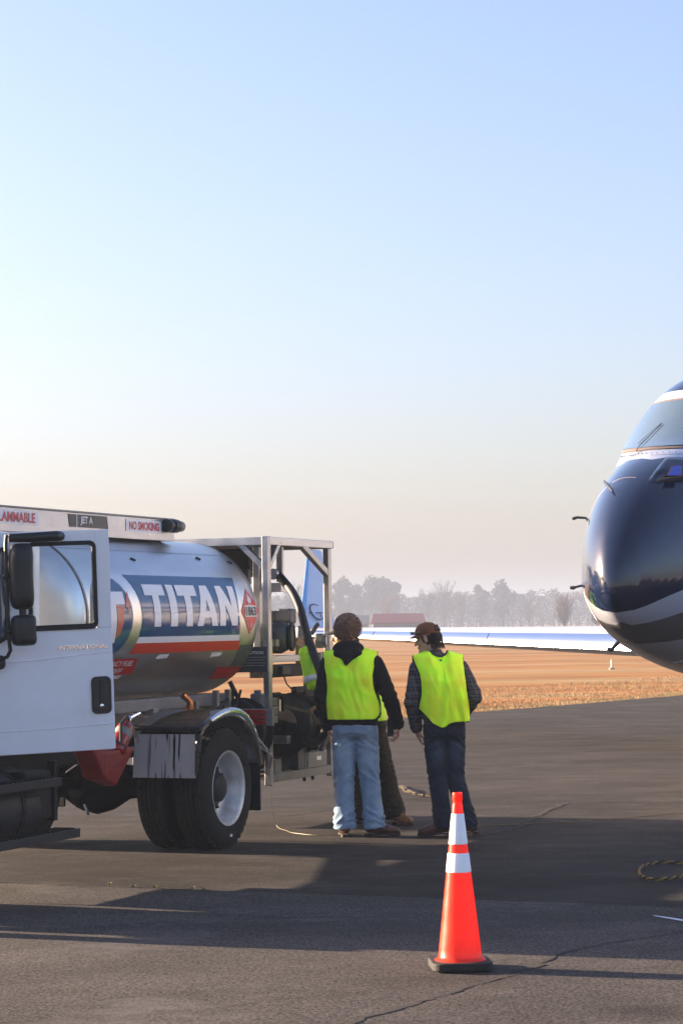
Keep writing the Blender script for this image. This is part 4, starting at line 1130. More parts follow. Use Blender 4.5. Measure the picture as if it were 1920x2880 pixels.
m_ = TB(); m_.tube([(1.86, -.46, 1.17), (2.0, -.45, 1.17), (2.05, -.45, 1.13), (2.05, -.45, 1.02)], .022, 8); m_.build('loop_handle', M['dark_chassis'], TRUCK, smooth=True)
m_ = TB(); m_.lathe((2.83, -.60, 1.42), (0, 0, 1), [(0, .05), (.24, .05), (.25, .055)], 16); o = m_.build('filter', M['yellow_paint'], TRUCK, smooth=True)
m_ = TB(); m_.lathe((2.83, -.60, 1.67), (0, 0, 1), [(0, .055), (.03, .055), (.09, .045), (.11, .02)], 16); m_.build('filter_bowl', M['alu_dull'], o, smooth=True)
m_ = TB(); m_.box(2.93, 3.03, -.50, -.42, 1.57, 1.705); o = m_.build('gauge', M['gauge_case'], TRUCK, bevel=.008)
m_ = TB(); m_.lathe((2.98, -.42, 1.637), (0.15, 1, 0), [(-.02, .055), (.02, .055), (.022, .048), (.012, .046)], 22); m_.build('gauge_bezel', M['alu_dull'], o, smooth=True)
m_ = TB(); m_.lathe((2.98, -.42, 1.637), (0.15, 1, 0), [(.013, .046), (.0135, .001)], 22); m_.build('gauge_dial', M['pale_dial'], o)
m_ = TB(); m_.box(2.95, 3.03, -.52, -.45, 1.42, 1.53); m_.build('junction_box', M['alu_dull'], TRUCK, bevel=.008)
m_ = TB(); m_.tube([(2.90, -.52, 1.70), (2.94, -.50, 1.76), (3.0, -.50, 1.79)], .022, 8); m_.build('lever', M['dark_steel'], TRUCK)
m_ = TB(); m_.box(1.80, 1.83, -.47, -.435, 1.36, 1.66); m_.build('yellow_strip', M['yellow_paint'], TRUCK)

# --- cab
CB = [(-2.66, 1.02), (-2.62, 2.55), (-2.75, 2.72), (-3.3, 2.76), (-3.62, 2.66), (-4.12, 1.80), (-4.16, 1.5), (-4.05, 1.02)]
cy0, cy1 = -.20, -2.20
mb = TB()   # shell pieces of the cab: roof, back wall, right side, A and B pillars, cowl
def side_poly(poly, w0, w1, m_): m_.prism(poly, lambda a, b, d: (a, d, b), w0, w1)
side_poly([(-2.66, .98), (-2.63, 2.36), (-2.70, 2.43), (-2.74, 2.40), (-2.71, 2.3), (-2.74, .98)], cy0, cy1, mb)          # back wall
side_poly([(-2.70, 2.43), (-2.80, 2.455), (-3.3, 2.475), (-3.62, 2.42), (-3.60, 2.37), (-3.3, 2.42), (-2.8, 2.41), (-2.745, 2.39)], cy0 - .06, cy1 + .06, mb)   # roof
side_poly([(-4.12, 1.00), (-4.16, 1.50), (-4.10, 1.82), (-4.02, 1.82), (-4.02, 1.00)], cy0, cy1, mb)                     # cowl
side_poly([(-4.02, 1.00), (-2.745, 1.00), (-2.745, 1.08), (-4.02, 1.08)], cy0, cy1, mb)                               # floor
side_poly([(-4.02, 1.085), (-2.745, 1.085), (-2.745, 1.78), (-4.02, 1.78)], cy1, cy1 + .06, mb)                       # right door skin
for w in (cy0, cy1 + .07):
    mb.bar((-4.06, w - .035, 1.80), (-3.60, w - .07 if w == cy0 else w, 2.39), .07, .06, (0, 1, 0))                      # A pillars
mb.bar((-2.78, cy1 + .035, 1.80), (-2.74, cy1 + .06, 2.39), .08, .06, (0, 1, 0))
CAB = mb.build('cab', M['white_paint'], TRUCK, bevel=.008)
m_ = TB(); m_.add([(-4.09, cy0 - .06, 1.83), (-4.09, cy1 + .06, 1.83), (-3.625, cy1 + .12, 2.38), (-3.625, cy0 - .12, 2.38)], [(0, 1, 2, 3)]); m_.build('windshield', M['green_glass'], CAB, recalc=False, solid=.006)
m_ = TB(); m_.add([(-4.0, cy1 + .03, 1.8), (-2.8, cy1 + .03, 1.8), (-2.78, cy1 + .07, 2.36), (-3.6, cy1 + .07, 2.36)], [(0, 1, 2, 3)]); m_.build('side_window', M['green_glass'], CAB, recalc=False, solid=.006)
m_ = TB(); m_.box(-3.35, -2.85, -.95, -.45, 1.10, 1.48); m_.box(-2.95, -2.80, -.95, -.45, 1.48, 2.15); m_.box(-3.35, -2.85, -1.95, -1.3, 1.10, 1.48); m_.box(-2.95, -2.80, -1.95, -1.3, 1.48, 2.15); m_.build('seat', M['interior'], CAB, bevel=.05, seg=3)
m_ = TB(); m_.box(-4.02, -3.72, -2.12, -.28, 1.40, 1.78); m_.build('dashboard', M['interior'], CAB, bevel=.05)
m_ = TB(); m_.tube([(-3.62 + .06 * sin(2 * pi * k / 24), -.70 + .21 * cos(2 * pi * k / 24), 1.66 + .2 * sin(2 * pi * k / 24)) for k in range(24)], .014, 8, closed=True); m_.tube([(-3.62, -.70, 1.66), (-3.85, -.70, 1.5)], .03, 8); m_.build('steering_wheel', M['black_plastic'], CAB)
# hood, grille, bumper, front fenders
mb = TB()
hp = [(-4.10, 1.78), (-4.45, 1.72), (-4.85, 1.60), (-5.05, 1.46), (-5.12, 1.20), (-5.13, .80), (-4.14, .80)]
mb.prism(hp, lambda a, b, d: (a, d, b), -.42, -1.98); HD = mb.build('hood', M['white_paint'], TRUCK, bevel=.07, seg=4)
for w0, w1 in ((-.02, -.44), (-1.96, -2.38)):
    m_ = TB(); arc = [(-4.32 + .57 * cos(a), .487 + .57 * sin(a)) for a in [radians(x) for x in range(5, 176, 10)]]
    poly = arc + [(-5.02, .70), (-5.05, 1.12), (-4.85, 1.28), (-4.1, 1.32), (-3.74, 1.15)]
    m_.prism(poly, lambda a, b, d: (a, d, b), w0, w1); m_.build('front_fender', M['white_paint'], TRUCK, bevel=.03, seg=3)
m_ = TB(); m_.box(-5.145, -5.13, -1.62, -.78, .86, 1.34); GR = m_.build('grille', M['black_plastic'], HD)
for k in range(6):
    m_ = TB(); m_.box(-5.16, -5.146, -1.60, -.80, .89 + k * .078, .925 + k * .078); m_.build('grille_bar', M['chrome'], GR)
for w in (-.55, -1.85):
    m_ = TB(); m_.box(-5.07, -5.04, w - .16, w + .16, .88, 1.08); m_.build('headlight', M['door_glass'], HD, bevel=.02)
    m_ = TB(); m_.box(-5.04, -4.97, w - .15, w + .15, .89, 1.07); m_.build('lamp_bowl', M['chrome'], HD)
m_ = TB(); m_.box(-5.24, -5.10, -2.34, -.06, .45, .74); m_.build('bumper', M['dark_steel'], TRUCK, bevel=.03, seg=3)

# --- open driver door: d = along the door from the hinge, e = outwards, z up; it leans up a little towards its free edge
DPHI = radians(73.0); hg = (-3.65, -.20)
# world direction of door -> truck axes
_dx = cos(pi / 2 - DPHI - (pi / 2 - TR_A)); _dy = sin(pi / 2 - DPHI - (pi / 2 - TR_A))
def dxf(p):
    d, e, z = p
    tilt = .030; z2 = z + d * tilt; d2 = d - (z - 1.6) * .024
    # truck local x = s, y = -w
    ds, dl = _dx, _dy                      # along (in local x, y)
    ns, nl = dl, -ds                       # outward normal in local x, y
    return (hg[0] + ds * d2 + ns * e, -hg[1] + dl * d2 + nl * e, z2)
def DB(): return MB(dxf)
def dprism(poly, e0, e1, name, mat, parent, **kw):
    m_ = DB(); m_.prism(poly, lambda a, b, d: (a, d, b), e0, e1); return m_.build(name, mat, parent, **kw)
def frame_poly(m_, outer, inner, e0, e1):
    n = len(outer)
    for i in range(n):
        j = (i + 1) % n
        o0, o1, i0, i1 = outer[i], outer[j], inner[i], inner[j]
        m_.hexa([(o0[0], e0, o0[1]), (o0[0], e1, o0[1]), (i0[0], e0, i0[1]), (i0[0], e1, i0[1]), (o1[0], e0, o1[1]), (o1[0], e1, o1[1]), (i1[0], e0, i1[1]), (i1[0], e1, i1[1])])
def rrect(x0, x1, y0, y1, r, k=5, lean=0.):
    P = []
    for cx_, cy_, a0 in ((x1 - r, y0 + r, -90), (x1 - r, y1 - r, 0), (x0 + r, y1 - r, 90), (x0 + r, y0 + r, 180)):
        for i in range(k + 1):
            a = radians(a0 + 90 * i / k); P.append((cx_ + r * cos(a), cy_ + r * sin(a)))
    return P
# the door skin: lower half solid, upper half a frame around two openings
Z0, Z1, WZ0, WZ1 = .942, 2.425, 1.762, 2.345
m_ = DB()
m_.prism([(0, Z0 + .02), (.02, Z0), (1.00, Z0), (1.005, Z0 + .01), (1.005, WZ0), (0, WZ0)], lambda a, b, d: (a, d, b), -.05, 0)
m_.prism([(.905, WZ0), (1.005, WZ0), (1.005, Z1), (.905, Z1)], lambda a, b, d: (a, d, b), -.045, 0)
m_.prism([(.30, WZ1), (.905, WZ1), (.905, Z1), (.26, Z1)], lambda a, b, d: (a, d, b), -.045, 0)
m_.prism([(0, WZ0), (.03, WZ0), (.30, WZ1), (.26, Z1)], lambda a, b, d: (a, d, b), -.045, 0)
m_.prism([(.318, WZ0), (.455, WZ0), (.455, WZ1), (.318, WZ1)], lambda a, b, d: (a, d, b), -.04, -.001)
DOOR = m_.build('door', M['white_paint'], TRUCK, bevel=.005)
o_ = rrect(.445, .912, WZ0 - .005, WZ1 + .008, .045); i_ = rrect(.472, .886, WZ0 + .032, WZ1 - .020, .022)
m_ = DB(); frame_poly(m_, o_, i_, -.03, .010); WFm = m_.build('window_frame', M['black_rubber'], DOOR)
m_ = DB(); m_.add([(a, -.012, b) for a, b in rrect(.470, .888, WZ0 + .03, WZ1 - .018, .02)], [tuple(range(24))]); m_.build('window_glass', M['door_glass'], WFm, recalc=False)
ov = [(.04, WZ0 - .06), (.25, WZ0 - .075), (.295, WZ0 - .05), (.310, WZ0), (.318, WZ1 - .08), (.300, WZ1 - .015), (.27, WZ1 - .02), (.10, 1.98)]
iv = [(.08, WZ0 - .03), (.245, WZ0 - .048), (.272, WZ0 - .03), (.285, WZ0), (.293, WZ1 - .09), (.282, WZ1 - .045), (.27, WZ1 - .055), (.12, 1.97)]
m_ = DB(); frame_poly(m_, ov, iv, -.02, .010); VF = m_.build('vent_frame', M['black_rubber'], DOOR)
m_ = DB(); m_.add([(a, .004, b) for a, b in iv], [tuple(range(8))]); m_.build('vent_glass', M['cockpit_glass'], VF, recalc=False)
# maker's lettering, handle
m_ = DB(); vs, fs_ = text2d('INTERNATIONAL', .015)
m_.add([(.640 + .335 * x, .004, 1.624 + .028 * y) for x, y in vs], fs_); m_.build('lettering', M['chrome'], DOOR, recalc=False, solid=.006)
ho = rrect(.850, .985, 1.184, 1.435, .035)
dprism(ho, 0.0, .012, 'door_handle', M['black_plastic'], DOOR, bevel=.004)
H_ = bpy.data.objects['door_handle']
dprism(rrect(.868, .965, 1.215, 1.42, .03), .0125, .016, 'handle_recess', M['sign_black'], H_)
dprism(rrect(.904, .930, 1.255, 1.415, .011), .013, .030, 'handle_pull', M['black_plastic'], H_, bevel=.004)
m_ = DB(); m_.lathe((.916, .012, 1.238), (0, 1, 0), [(0, .014), (.006, .013), (.008, .006)], 14); m_.build('door_lock', M['chrome'], H_, smooth=True)
# body crease on the door skin
m_ = DB(); m_.tube([(.02, .001, 1.545), (.5, .001, 1.565), (.99, .001, 1.60)], .004, 6); m_.build('door_crease', M['white_paint'], DOOR, smooth=True)
m_ = DB(); m_.tube([(.02, .001, 1.10), (.5, .001, 1.10), (.99, .001, 1.115)], .0035, 6); m_.build('door_crease', M['white_paint'], DOOR, smooth=True)
m_ = DB(); m_.box(.05, .95, -.075, -.051, 1.0, 1.7); m_.build('inner_trim', M['interior'], DOOR, bevel=.02)
# mirror assembly
m_ = DB(); m_.tube([(.66, .02, 2.385), (.655, .10, 2.385), (.62, .15, 2.385), (.45, .17, 2.38), (.30, .18, 2.38)], [.026, .034, .036, .034, .03], 10); m_.build('mirror_arm', M['black_plastic'], DOOR, smooth=True)
m_ = DB(); m_.tube([(.285, .18, 2.40), (.278, .18, 2.34), (.276, .18, 2.0), (.280, .18, 1.72), (.288, .18, 1.64), (.27, .16, 1.60), (.22, .08, 1.575)], .013, 8)
for z in (2.13, 1.77): m_.ball((.272, .185, z), .022, 10, 7); m_.tube([(.276, .18, z), (.33, .17, z)], .018, 8)
m_.build('mirror_bar', M['black_plastic'], DOOR, smooth=True)
m_ = DB(); m_.box(.05, .27, 0.0, .10, 1.515, 1.61); m_.build('mirror_foot', M['black_plastic'], DOOR, bevel=.03, seg=3)
def pod(d0, d1, z0, z1, name, e=.17):
    m_ = DB(); n = 12; rings = []
    cz = (z0 + z1) / 2; cd = (d0 + d1) / 2; hd = (d1 - d0) / 2; hz = (z1 - z0) / 2
    vs = []; fs = []; K = 28
    for ee, k in ((-.06, .80), (-.055, .93), (-.035, .98), (0.0, 1.0), (.03, .96), (.055, .82), (.07, .55), (.075, .2)):
        for i in range(K):
            a = 2 * pi * i / K; c, s_ = cos(a), sin(a); pw = 2 / 5.0
            x = cd + hd * k * math.copysign(abs(c) ** pw, c); z = cz + hz * (1 - (1 - k) * .5) * math.copysign(abs(s_) ** pw, s_)
            x -= hd * .10 * (1 - abs(z - cz) / hz)
            vs.append((x, e + ee, z))
    for j in range(7):
        for i in range(K): fs.append((j * K + i, j * K + (i + 1) % K, (j + 1) * K + (i + 1) % K, (j + 1) * K + i))
    fs += [tuple(range(K)), tuple(7 * K + i for i in range(K))]
    m_.add(vs, fs); o = m_.build('mirror', M['black_plastic'], DOOR, smooth=True, ang=60)
    g = DB(); g.add([(cd + hd * .75 * a, e - .063, cz + hz * .85 * b) for a, b in ((-1, -1), (1, -1), (1, 1), (-1, 1))], [(0, 1, 2, 3)]); g.build('mirror_glass', M['chrome'], o, recalc=False)
    return o
pod(.300, .462, 1.905, 2.345, 'mirror'); pod(.302, .470, 1.665, 1.872, 'mirror')
m_ = DB(); m_.tube([(.38, .17, 1.86), (.38, .17, 1.92)], .025, 8); m_.build('mirror_link', M['black_plastic'], DOOR)

# --- red tray bracket on the chassis that carries the extinguisher
m_ = TB(); m_.hexa([(-2.16, -.22, .90), (-2.14, -.22, .985), (-2.16, -.05, .90), (-2.14, -.05, .985), (-2.0, -.22, .70), (-1.98, -.22, .88), (-2.0, -.05, .70), (-1.98, -.05, .88)])
m_.hexa([(-2.0, -.24, .70), (-1.98, -.24, .885), (-2.0, -.05, .70), (-1.98, -.05, .885), (-1.74, -.20, .62), (-1.42, -.20, .90), (-1.74, -.09, .62), (-1.42, -.09, .90)])
M['tray_red'] = pm('tray_red', (.22, .007, .007), .5, var=.15, vscale=8)
m_.build('extinguisher_tray', M['tray_red'], TRUCK, bevel=.02, seg=3)

# ------------------------------------------------------------------ business jet
JT = radians(26.7276)
JET = empty('business_jet', (1.88197, 16.15078, 0), pi / 2 - JT)       # local x = aft, local y = starboard (outboard on the camera's left)
tag(JET, 'navy and silver business jet, nose at the right edge and swept wing behind', 'aircraft')
JZ = 2.00545
NU_, NL_ = 2.2522, 1.8137
def jsec(t):
    f = min(1, max(0, t / 6.8041)); w = 1.2076 * max(0, (1 - (1 - f) ** 1.9543)) ** .5523
    g = min(1, t / 4.0); zb = JZ - .7705 * max(0, (1 - (1 - g) ** 2)) ** .5142
    h = min(1, t / 2.6); base = JZ + 1.8157 * .6888 * max(0, (1 - (1 - h) ** 2)) ** .4877
    q = min(1, max(0, (t - 1.345) / 1.5)); q = q * q * (3 - 2 * q)
    zt = base + 1.8157 * .3112 * q
    zc = min(JZ + .02 + .1 * t, zb + (zt - zb) * .62)
    if t > 17:                         # tail cone
        k = min(1, (t - 17) / 9.0); e = 1 - .86 * k ** 1.4
        zm = zc + (zt - zc) * .55 * k
        return w * e, zm + (zt - zm) * e, zm - (zm - zb) * e * 1.0, zm - (zm - zc) * e
    return w, zt, zb, zc
def jin(t, y, z):
    w, zt, zb, zc = jsec(t)
    if z >= zc: return (abs(y) / w) ** NU_ + ((z - zc) / (zt - zc)) ** NU_ - 1
    return (abs(y) / w) ** NL_ + ((zc - z) / (zc - zb)) ** NL_ - 1
def jfront(y, z, off=0.):
    """first skin point met going aft at lateral y and height z, pushed outwards by off"""
    t = .01
    while jin(t, y, z) > 0 and t < 6: t += .02
    a, b = max(.002, t - .02), t
    for _ in range(14):
        m = (a + b) / 2
        if jin(m, y, z) > 0: a = m
        else: b = m
    e = .01
    n = Vector((jin(b + e, y, z) - jin(b - e, y, z), jin(b, y + e, z) - jin(b, y - e, z), jin(b, y, z + e) - jin(b, y, z - e)))
    return Vector((b, y, z)) + n.normalized() * off
def interp(t, T_, V_):
    if t <= T_[0]: return V_[0]
    for i in range(len(T_) - 1):
        if t <= T_[i + 1]:
            u = (t - T_[i]) / (T_[i + 1] - T_[i]); return V_[i] + (V_[i + 1] - V_[i]) * u
    return V_[-1]
# paint borders (height over station): roof / silver window band / navy / silver stripe / grey stripe / belly
TT = [0, .12, .30, .46, .8, 1.3, 2.0, 3.0, 5, 9, 26]
B_navy = [1.81, 1.845, 1.94, 2.0, 2.10, 2.21, 2.36, 2.52, 2.7, 2.8, 2.8]
B_silv = [1.72, 1.725, 1.760, 1.812, 1.915, 2.05, 2.19, 2.36, 2.55, 2.65, 2.65]
B_grey = [1.58, 1.585, 1.59, 1.595, 1.644, 1.74, 1.86, 2.02, 2.2, 2.3, 2.3]
def borders(t):
    w, zt, zb, zc = jsec(t)
    b = [zt]
    for v in (3.62, 2.99, interp(t, TT, B_navy), interp(t, TT, B_silv), interp(t, TT, B_grey), zb):
        v = min(v, b[-1]); v = max(v, zb); b.append(v)
    return b
stations = [.004 * k * k for k in range(1, 14)] + [.70 + .06 * k for k in range(46)] + [3.6 + .4 * k for k in range(4)] + [5.5 + 1.5 * k for k in range(8)] + [17 + .75 * k for k in range(13)]
SEG = [8, 6, 22, 5, 7, 14]
def ang_of(t, z):   # monotone ring parameter for a height
    w, zt, zb, zc = jsec(t)
    if z >= zc: k = min(1, (z - zc) / max(1e-6, zt - zc)); return pi / 2 - math.asin(min(1, k ** (NU_ / 2)))
    k = min(1, (zc - z) / max(1e-6, zc - zb)); return pi / 2 + math.asin(min(1, k ** (NL_ / 2)))
def ring_pt(t, a, side):
    w, zt, zb, zc = jsec(t)
    c = cos(a); s_ = sin(a); NN = NU_ if c > 0 else NL_; h = abs(c) ** (2 / NN); y = w * max(0, s_) ** (2 / NN)
    return Vector((t, side * y, zc + (zt - zc) * h if c > 0 else zc - (zc - zb) * h))
vs = []; rows = []; mrow = []
for t in stations:
    A = [ang_of(t, z) for z in borders(t)]
    ang = [A[0]]
    for i, n in enumerate(SEG):
        for k in range(1, n + 1): ang.append(A[i] + (A[i + 1] - A[i]) * k / n)
    row = []
    for a in ang: row.append(len(vs)); vs.append(ring_pt(t, a, 1))
    for a in ang[-2:0:-1]: row.append(len(vs)); vs.append(ring_pt(t, a, -1))
    rows.append(row)
mats_idx = []
for i, n in enumerate(SEG): mats_idx += [i] * n
mats_idx = mats_idx + mats_idx[::-1]
pm_map = [0, 1, 0, 1, 2, 3]
mb = MB()
fs = []; ms = []
K = len(rows[0])
for j in range(len(rows) - 1):
    for i in range(K):
        fs.append((rows[j][i], rows[j][(i + 1) % K], rows[j + 1][(i + 1) % K], rows[j + 1][i])); ms.append(pm_map[mats_idx[i]])
vs.append(Vector((0, 0, JZ)))
for i in range(K): fs.append((len(vs) - 1, rows[0][(i + 1) % K], rows[0][i])); ms.append(pm_map[mats_idx[i]])
fs.append(tuple(rows[-1])); ms.append(3)
mb.v = [tuple(v) for v in vs]; mb.f = fs; mb.m = ms
me = bpy.data.meshes.new('fuselage'); me.from_pydata(mb.v, [], mb.f); me.polygons.foreach_set('material_index', mb.m)
bm = bmesh.new(); bm.from_mesh(me); bmesh.ops.remove_doubles(bm, verts=bm.verts[:], dist=1e-5); bmesh.ops.recalc_face_normals(bm, faces=bm.faces[:]); bm.to_mesh(me); bm.free()
FUS = mkobj('fuselage', me, [M['navy_paint'], M['silver_paint'], M['grey_paint'], M['belly_paint']], JET, smooth=2)

# windshield panes: patches of the skin set a few mm proud, with seals around them
def zlow(y): return interp(y, [-.8, -.25, .04, .28, .61, .9], [3.16, 3.095, 3.089, 3.099, 3.133, 3.17])
def pane(y0l, y1l, y0u, y1u, zu, sl=.022):
    def q(u, v, off, g):
        a = y0l - g + (y1l - y0l + 2 * g) * u; b_ = y0u - g + (y1u - y0u + 2 * g) * u
        zl = zlow(a) - g; y = a + (b_ - a) * v
        return jfront(y, zl + (zu + g - zl) * v, off)
    m_ = MB(); m_.grid(lambda u, v: q(u, v, .006, sl), 26, 12); m_.build('windshield_seal', M['seal'], JET, recalc=False, smooth=2)
    m_ = MB(); m_.grid(lambda u, v: q(u, v, .012, 0), 26, 12); return m_.build('windshield_pane', M['cockpit_glass'], JET, recalc=False, smooth=2)
pane(-.27, .64, -.20, .47, 3.512)
pane(-.70, -.33, -.55, -.26, 3.512)
# row of fasteners under the windshield
m_ = MB()
for k in range(20):
    y = -.30 + k * .046
    m_.ball(jfront(y, zlow(y) - .055, .001), .006, 6, 4)
m_.build('fasteners', M['probe'], JET)['kind'] = 'stuff'
m_ = MB(); m_.tube([jfront(.30 - .014 * k, 3.075 + .032 * k, .022 if k else .008) for k in range(8)], .003, 6); m_.tube([jfront(.335 - .02 * k, 3.14 + .026 * k, .019) for k in range(7)], .002, 5); m_.build('wiper', M['probe'], JET)
def joint(pts, r=.003, mat='seal'):
    m_ = MB(); m_.tube(pts, r, 5); return m_.build('panel_joint', M[mat], FUS)
joint([jfront(-.35 + .05 * k, zlow(-.35 + .05 * k) - .075, .0) for k in range(19)], .0025)
joint([jfront(-.35 + .05 * k, 3.595, .0) for k in range(15)], .0025)
joint([ring_pt(.62 + .012 * k, .02 + k * .062, 1) for k in range(26)], .0015)
joint([ring_pt(1.2, a, -1) for a in [pi * .66 + .02 * k for k in range(50)]], .003, 'silver_paint')
# sensor fairing below the windshield with its heated window
m_ = MB(); vs = []; fs = []
for j in range(13):
    for i in range(17):
        u, v = i / 16.0, j / 12.0
        y = -.085 - .32 * u; z = 2.79 + .20 * v - .01 * u
        p = jfront(y, z, 0)
        e = min(1, min(u, 1 - u) / .16); e = e * e * (3 - 2 * e); g = min(1, v / .12) * min(1, (1 - v) / .35); g = g * g * (3 - 2 * g)
        n = (jfront(y, z, .01) - p) * 100
        vs.append(p + n * (.062 * e * g - .004))
for j in range(12):
    for i in range(16): fs.append((j * 17 + i, j * 17 + i + 1, (j + 1) * 17 + i + 1, (j + 1) * 17 + i))
m_.add(vs, fs); EV = m_.build('sensor_fairing', M['navy_paint'], JET, smooth=2, recalc=False)
WQ = [(.600, -.228, 2.826), (.691, -.303, 2.829), (.812, -.271, 2.909), (.757, -.218, 2.908)]
m_ = MB(); m_.add(WQ, [(0, 1, 2, 3)]); m_.build('sensor_window', M['sensor_blue'], EV, recalc=False, solid=.006)
m_ = MB(); m_.tube(WQ, .005, 6, closed=True); m_.build('sensor_frame', M['copper'], EV)
# probes
def probe(p0, pts, r=.014, name='pitot_probe'):
    m_ = MB(); m_.tube(pts, r if isinstance(r, list) else [r * .7] + [r] * (len(pts) - 2) + [r * .8], 8); return m_.build(name, M['probe'], JET, smooth=True)
probe(None, [(1.05, .53, 2.48), (1.05, .563, 2.554), (1.05, .572, 2.563), (1.05, .64, 2.57), (1.05, .657, 2.566), (1.05, .678, 2.561)], [.008, .009, .009, .010, .013, .011])
probe(None, [(.60, .40, 2.055), (.60, .491, 2.036), (.60, .507, 2.031), (.60, .533, 2.032)], [.009, .009, .015, .012])
probe(None, [(1.5, .44, 1.68), (1.5, .547, 1.564), (1.5, .559, 1.559), (1.5, .582, 1.573)], [.016, .016, .018, .014], 'drain_mast')
probe(None, [(.93, .38, 2.833), (.74, .30, 2.808), (.615, .235, 2.782), (.495, .166, 2.742), (.45, .138, 2.722)], [.004, .011, .013, .011, .003], 'angle_vane')

# wing (starboard), lofted airfoil with bare-metal leading edge
AF = []
for k in range(0, 21):      # upper, from trailing edge to nose
    x = .5 * (1 + cos(pi * k / 20)); AF.append((x, 1))
def afz(x, th):
    yt = 5 * th * (.2969 * sqrt(x) - .126 * x - .3516 * x * x + .2843 * x ** 3 - .1015 * x ** 4); return yt
def wing(side):
    secs = []
    for k in range(26):
        u = k / 25.0
        b = 1.186 + 12.094 * u; le = 12.62 + 8.084 * u; ch = 5.2 - 3.75 * u ** .8 if u < 1 else 1.45
        z0 = 1.225 + .37 * u; th = .125 - .006 * u; tw = radians(.4)
        secs.append((b, le, ch, z0, th, tw))
    NU = 30
    prof = [(.5 * (1 + cos(pi * i / NU)), 1) for i in range(NU + 1)] + [(.5 * (1 - cos(pi * i / NU)), -1) for i in range(1, NU)]
    m_ = MB(); vs = []
    for b, le, ch, z0, th, tw in secs:
        for x, sg in prof:
            zz = afz(x, th) * sg * (1.62 if sg > 0 else .45)
            X = x * ch; Z = zz * ch
            vs.append((le + X * cos(tw) + Z * sin(tw), side * b, z0 - X * sin(tw) + Z * cos(tw)))
    n = len(prof); fs = []; ms = []
    for j in range(len(secs) - 1):
        for i in range(n):
            fs.append((j * n + i, j * n + (i + 1) % n, (j + 1) * n + (i + 1) % n, (j + 1) * n + i))
            xm = (prof[i][0] + prof[(i + 1) % n][0]) / 2
            ms.append(1 if xm < .075 else 0)
    fs.append(tuple(range(n))); ms.append(0); fs.append(tuple((len(secs) - 1) * n + i for i in range(n))); ms.append(0)
    m_.v = vs; m_.f = fs; m_.m = ms
    o = m_.build('wing', [M['wing_white'], M['wing_edge']], JET, smooth=True, ang=30)
    # winglet: from the tip, curving up
    b, le, ch, z0, th, tw = secs[-1]
    wl = [(.0, .02, 0, 1.45), (.10, .12, .10, 1.42), (.24, .22, .22, 1.34), (.53, .29, .42, 1.15), (.98, .36, .68, .88), (1.53, .45, .98, .56), (1.555, .455, 1.05, .42)]
    m_ = MB(); vs = []; ms = []; fs = []
    for h, db, da, c in wl:
        lean = min(1, h / .18)
        for x, sg in prof:
            zz = afz(x, .09) * sg * c
            vs.append((le + da + x * c, side * (b + db - zz * lean), z0 + h + zz * (1 - lean)))
    for j in range(len(wl) - 1):
        for i in range(n):
            fs.append((j * n + i, j * n + (i + 1) % n, (j + 1) * n + (i + 1) % n, (j + 1) * n + i)); xm = (prof[i][0] + prof[(i + 1) % n][0]) / 2
            ms.append(1 if xm < .10 else 0)
    fs.append(tuple((len(wl) - 1) * n + i for i in range(n))); ms.append(1)
    m_.v = vs; m_.f = fs; m_.m = ms
    WG = m_.build('winglet', [M['winglet_blue'], M['winglet_edge']], JET, smooth=True, ang=40)
    # emblem: open oval with a crossbar on the inboard face
    def ep(a, h):    # a: metres aft of the tip's leading edge, h: height over the wing
        db = interp(h, [w_[0] for w_ in wl], [w_[1] for w_ in wl]); return (le + a, side * (b + db - .085), z0 + h)
    m_ = MB(); P = []
    for k in range(32):
        t = radians(52 + 275 * k / 31.0); P.append(ep(.80 + .24 * cos(t) - .06 * sin(t), .42 + .14 * sin(t)))
    m_.tube(P, [.006 + .010 * sin(pi * k / 31.0) for k in range(32)], 6); m_.tube([ep(.48, .405), ep(.62, .405)], .007, 5); m_.tube([ep(.76, .405), ep(1.02, .405)], .009, 5)
    m_.tube([ep(.92, .405), ep(.93, .31)], .009, 5)
    m_.build('emblem', M['emblem_blue'], WG)
    # joint lines of the leading edge
    for u in (.35, .62, .85):
        k = int(u * 25); b2, le2, ch2, z2, th2, tw2 = secs[k]
        pts = []
        for i in range(9):
            x = .052 * (1 - i / 8.0); zz = afz(x, th2) * 1.62 * ch2 + .002; X = x * ch2
            pts.append((le2 + X * cos(tw2) + zz * sin(tw2) - .0, side * b2, z2 - X * sin(tw2) + zz * cos(tw2)))
        m_ = MB(); m_.tube(pts, .004, 5); m_.build('edge_joint', M['emblem_blue'], o)
wing(1); wing(-1)
# belly fairing, engines, tail and gear (out of the picture but part of the aircraft)
m_ = MB(); m_.ball((15.2, 0, 1.35), (4.6, 1.5, .62), 24, 12); m_.build('wing_fairing', M['belly_paint'], JET, smooth=2)
for s_ in (-1, 1):
    m_ = MB(); m_.lathe((18.2, s_ * 2.0, 3.15), (1, 0, 0), [(.25, .3), (0, .55), (.05, .62), (.6, .74), (2.2, .76), (3.8, .62), (4.6, .45), (4.55, .3)], 28); m_.build('engine', M['navy_paint'], JET, smooth=True)
    m_ = MB(); m_.hexa([(19, s_ * 1.0, 3.05), (19, s_ * 1.0, 3.2), (19, s_ * 1.4, 3.05), (19, s_ * 1.4, 3.2), (21.5, s_ * .9, 3.05), (21.5, s_ * .9, 3.2), (21.5, s_ * 1.4, 3.05), (21.5, s_ * 1.4, 3.2)]); m_.build('pylon', M['navy_paint'], JET)
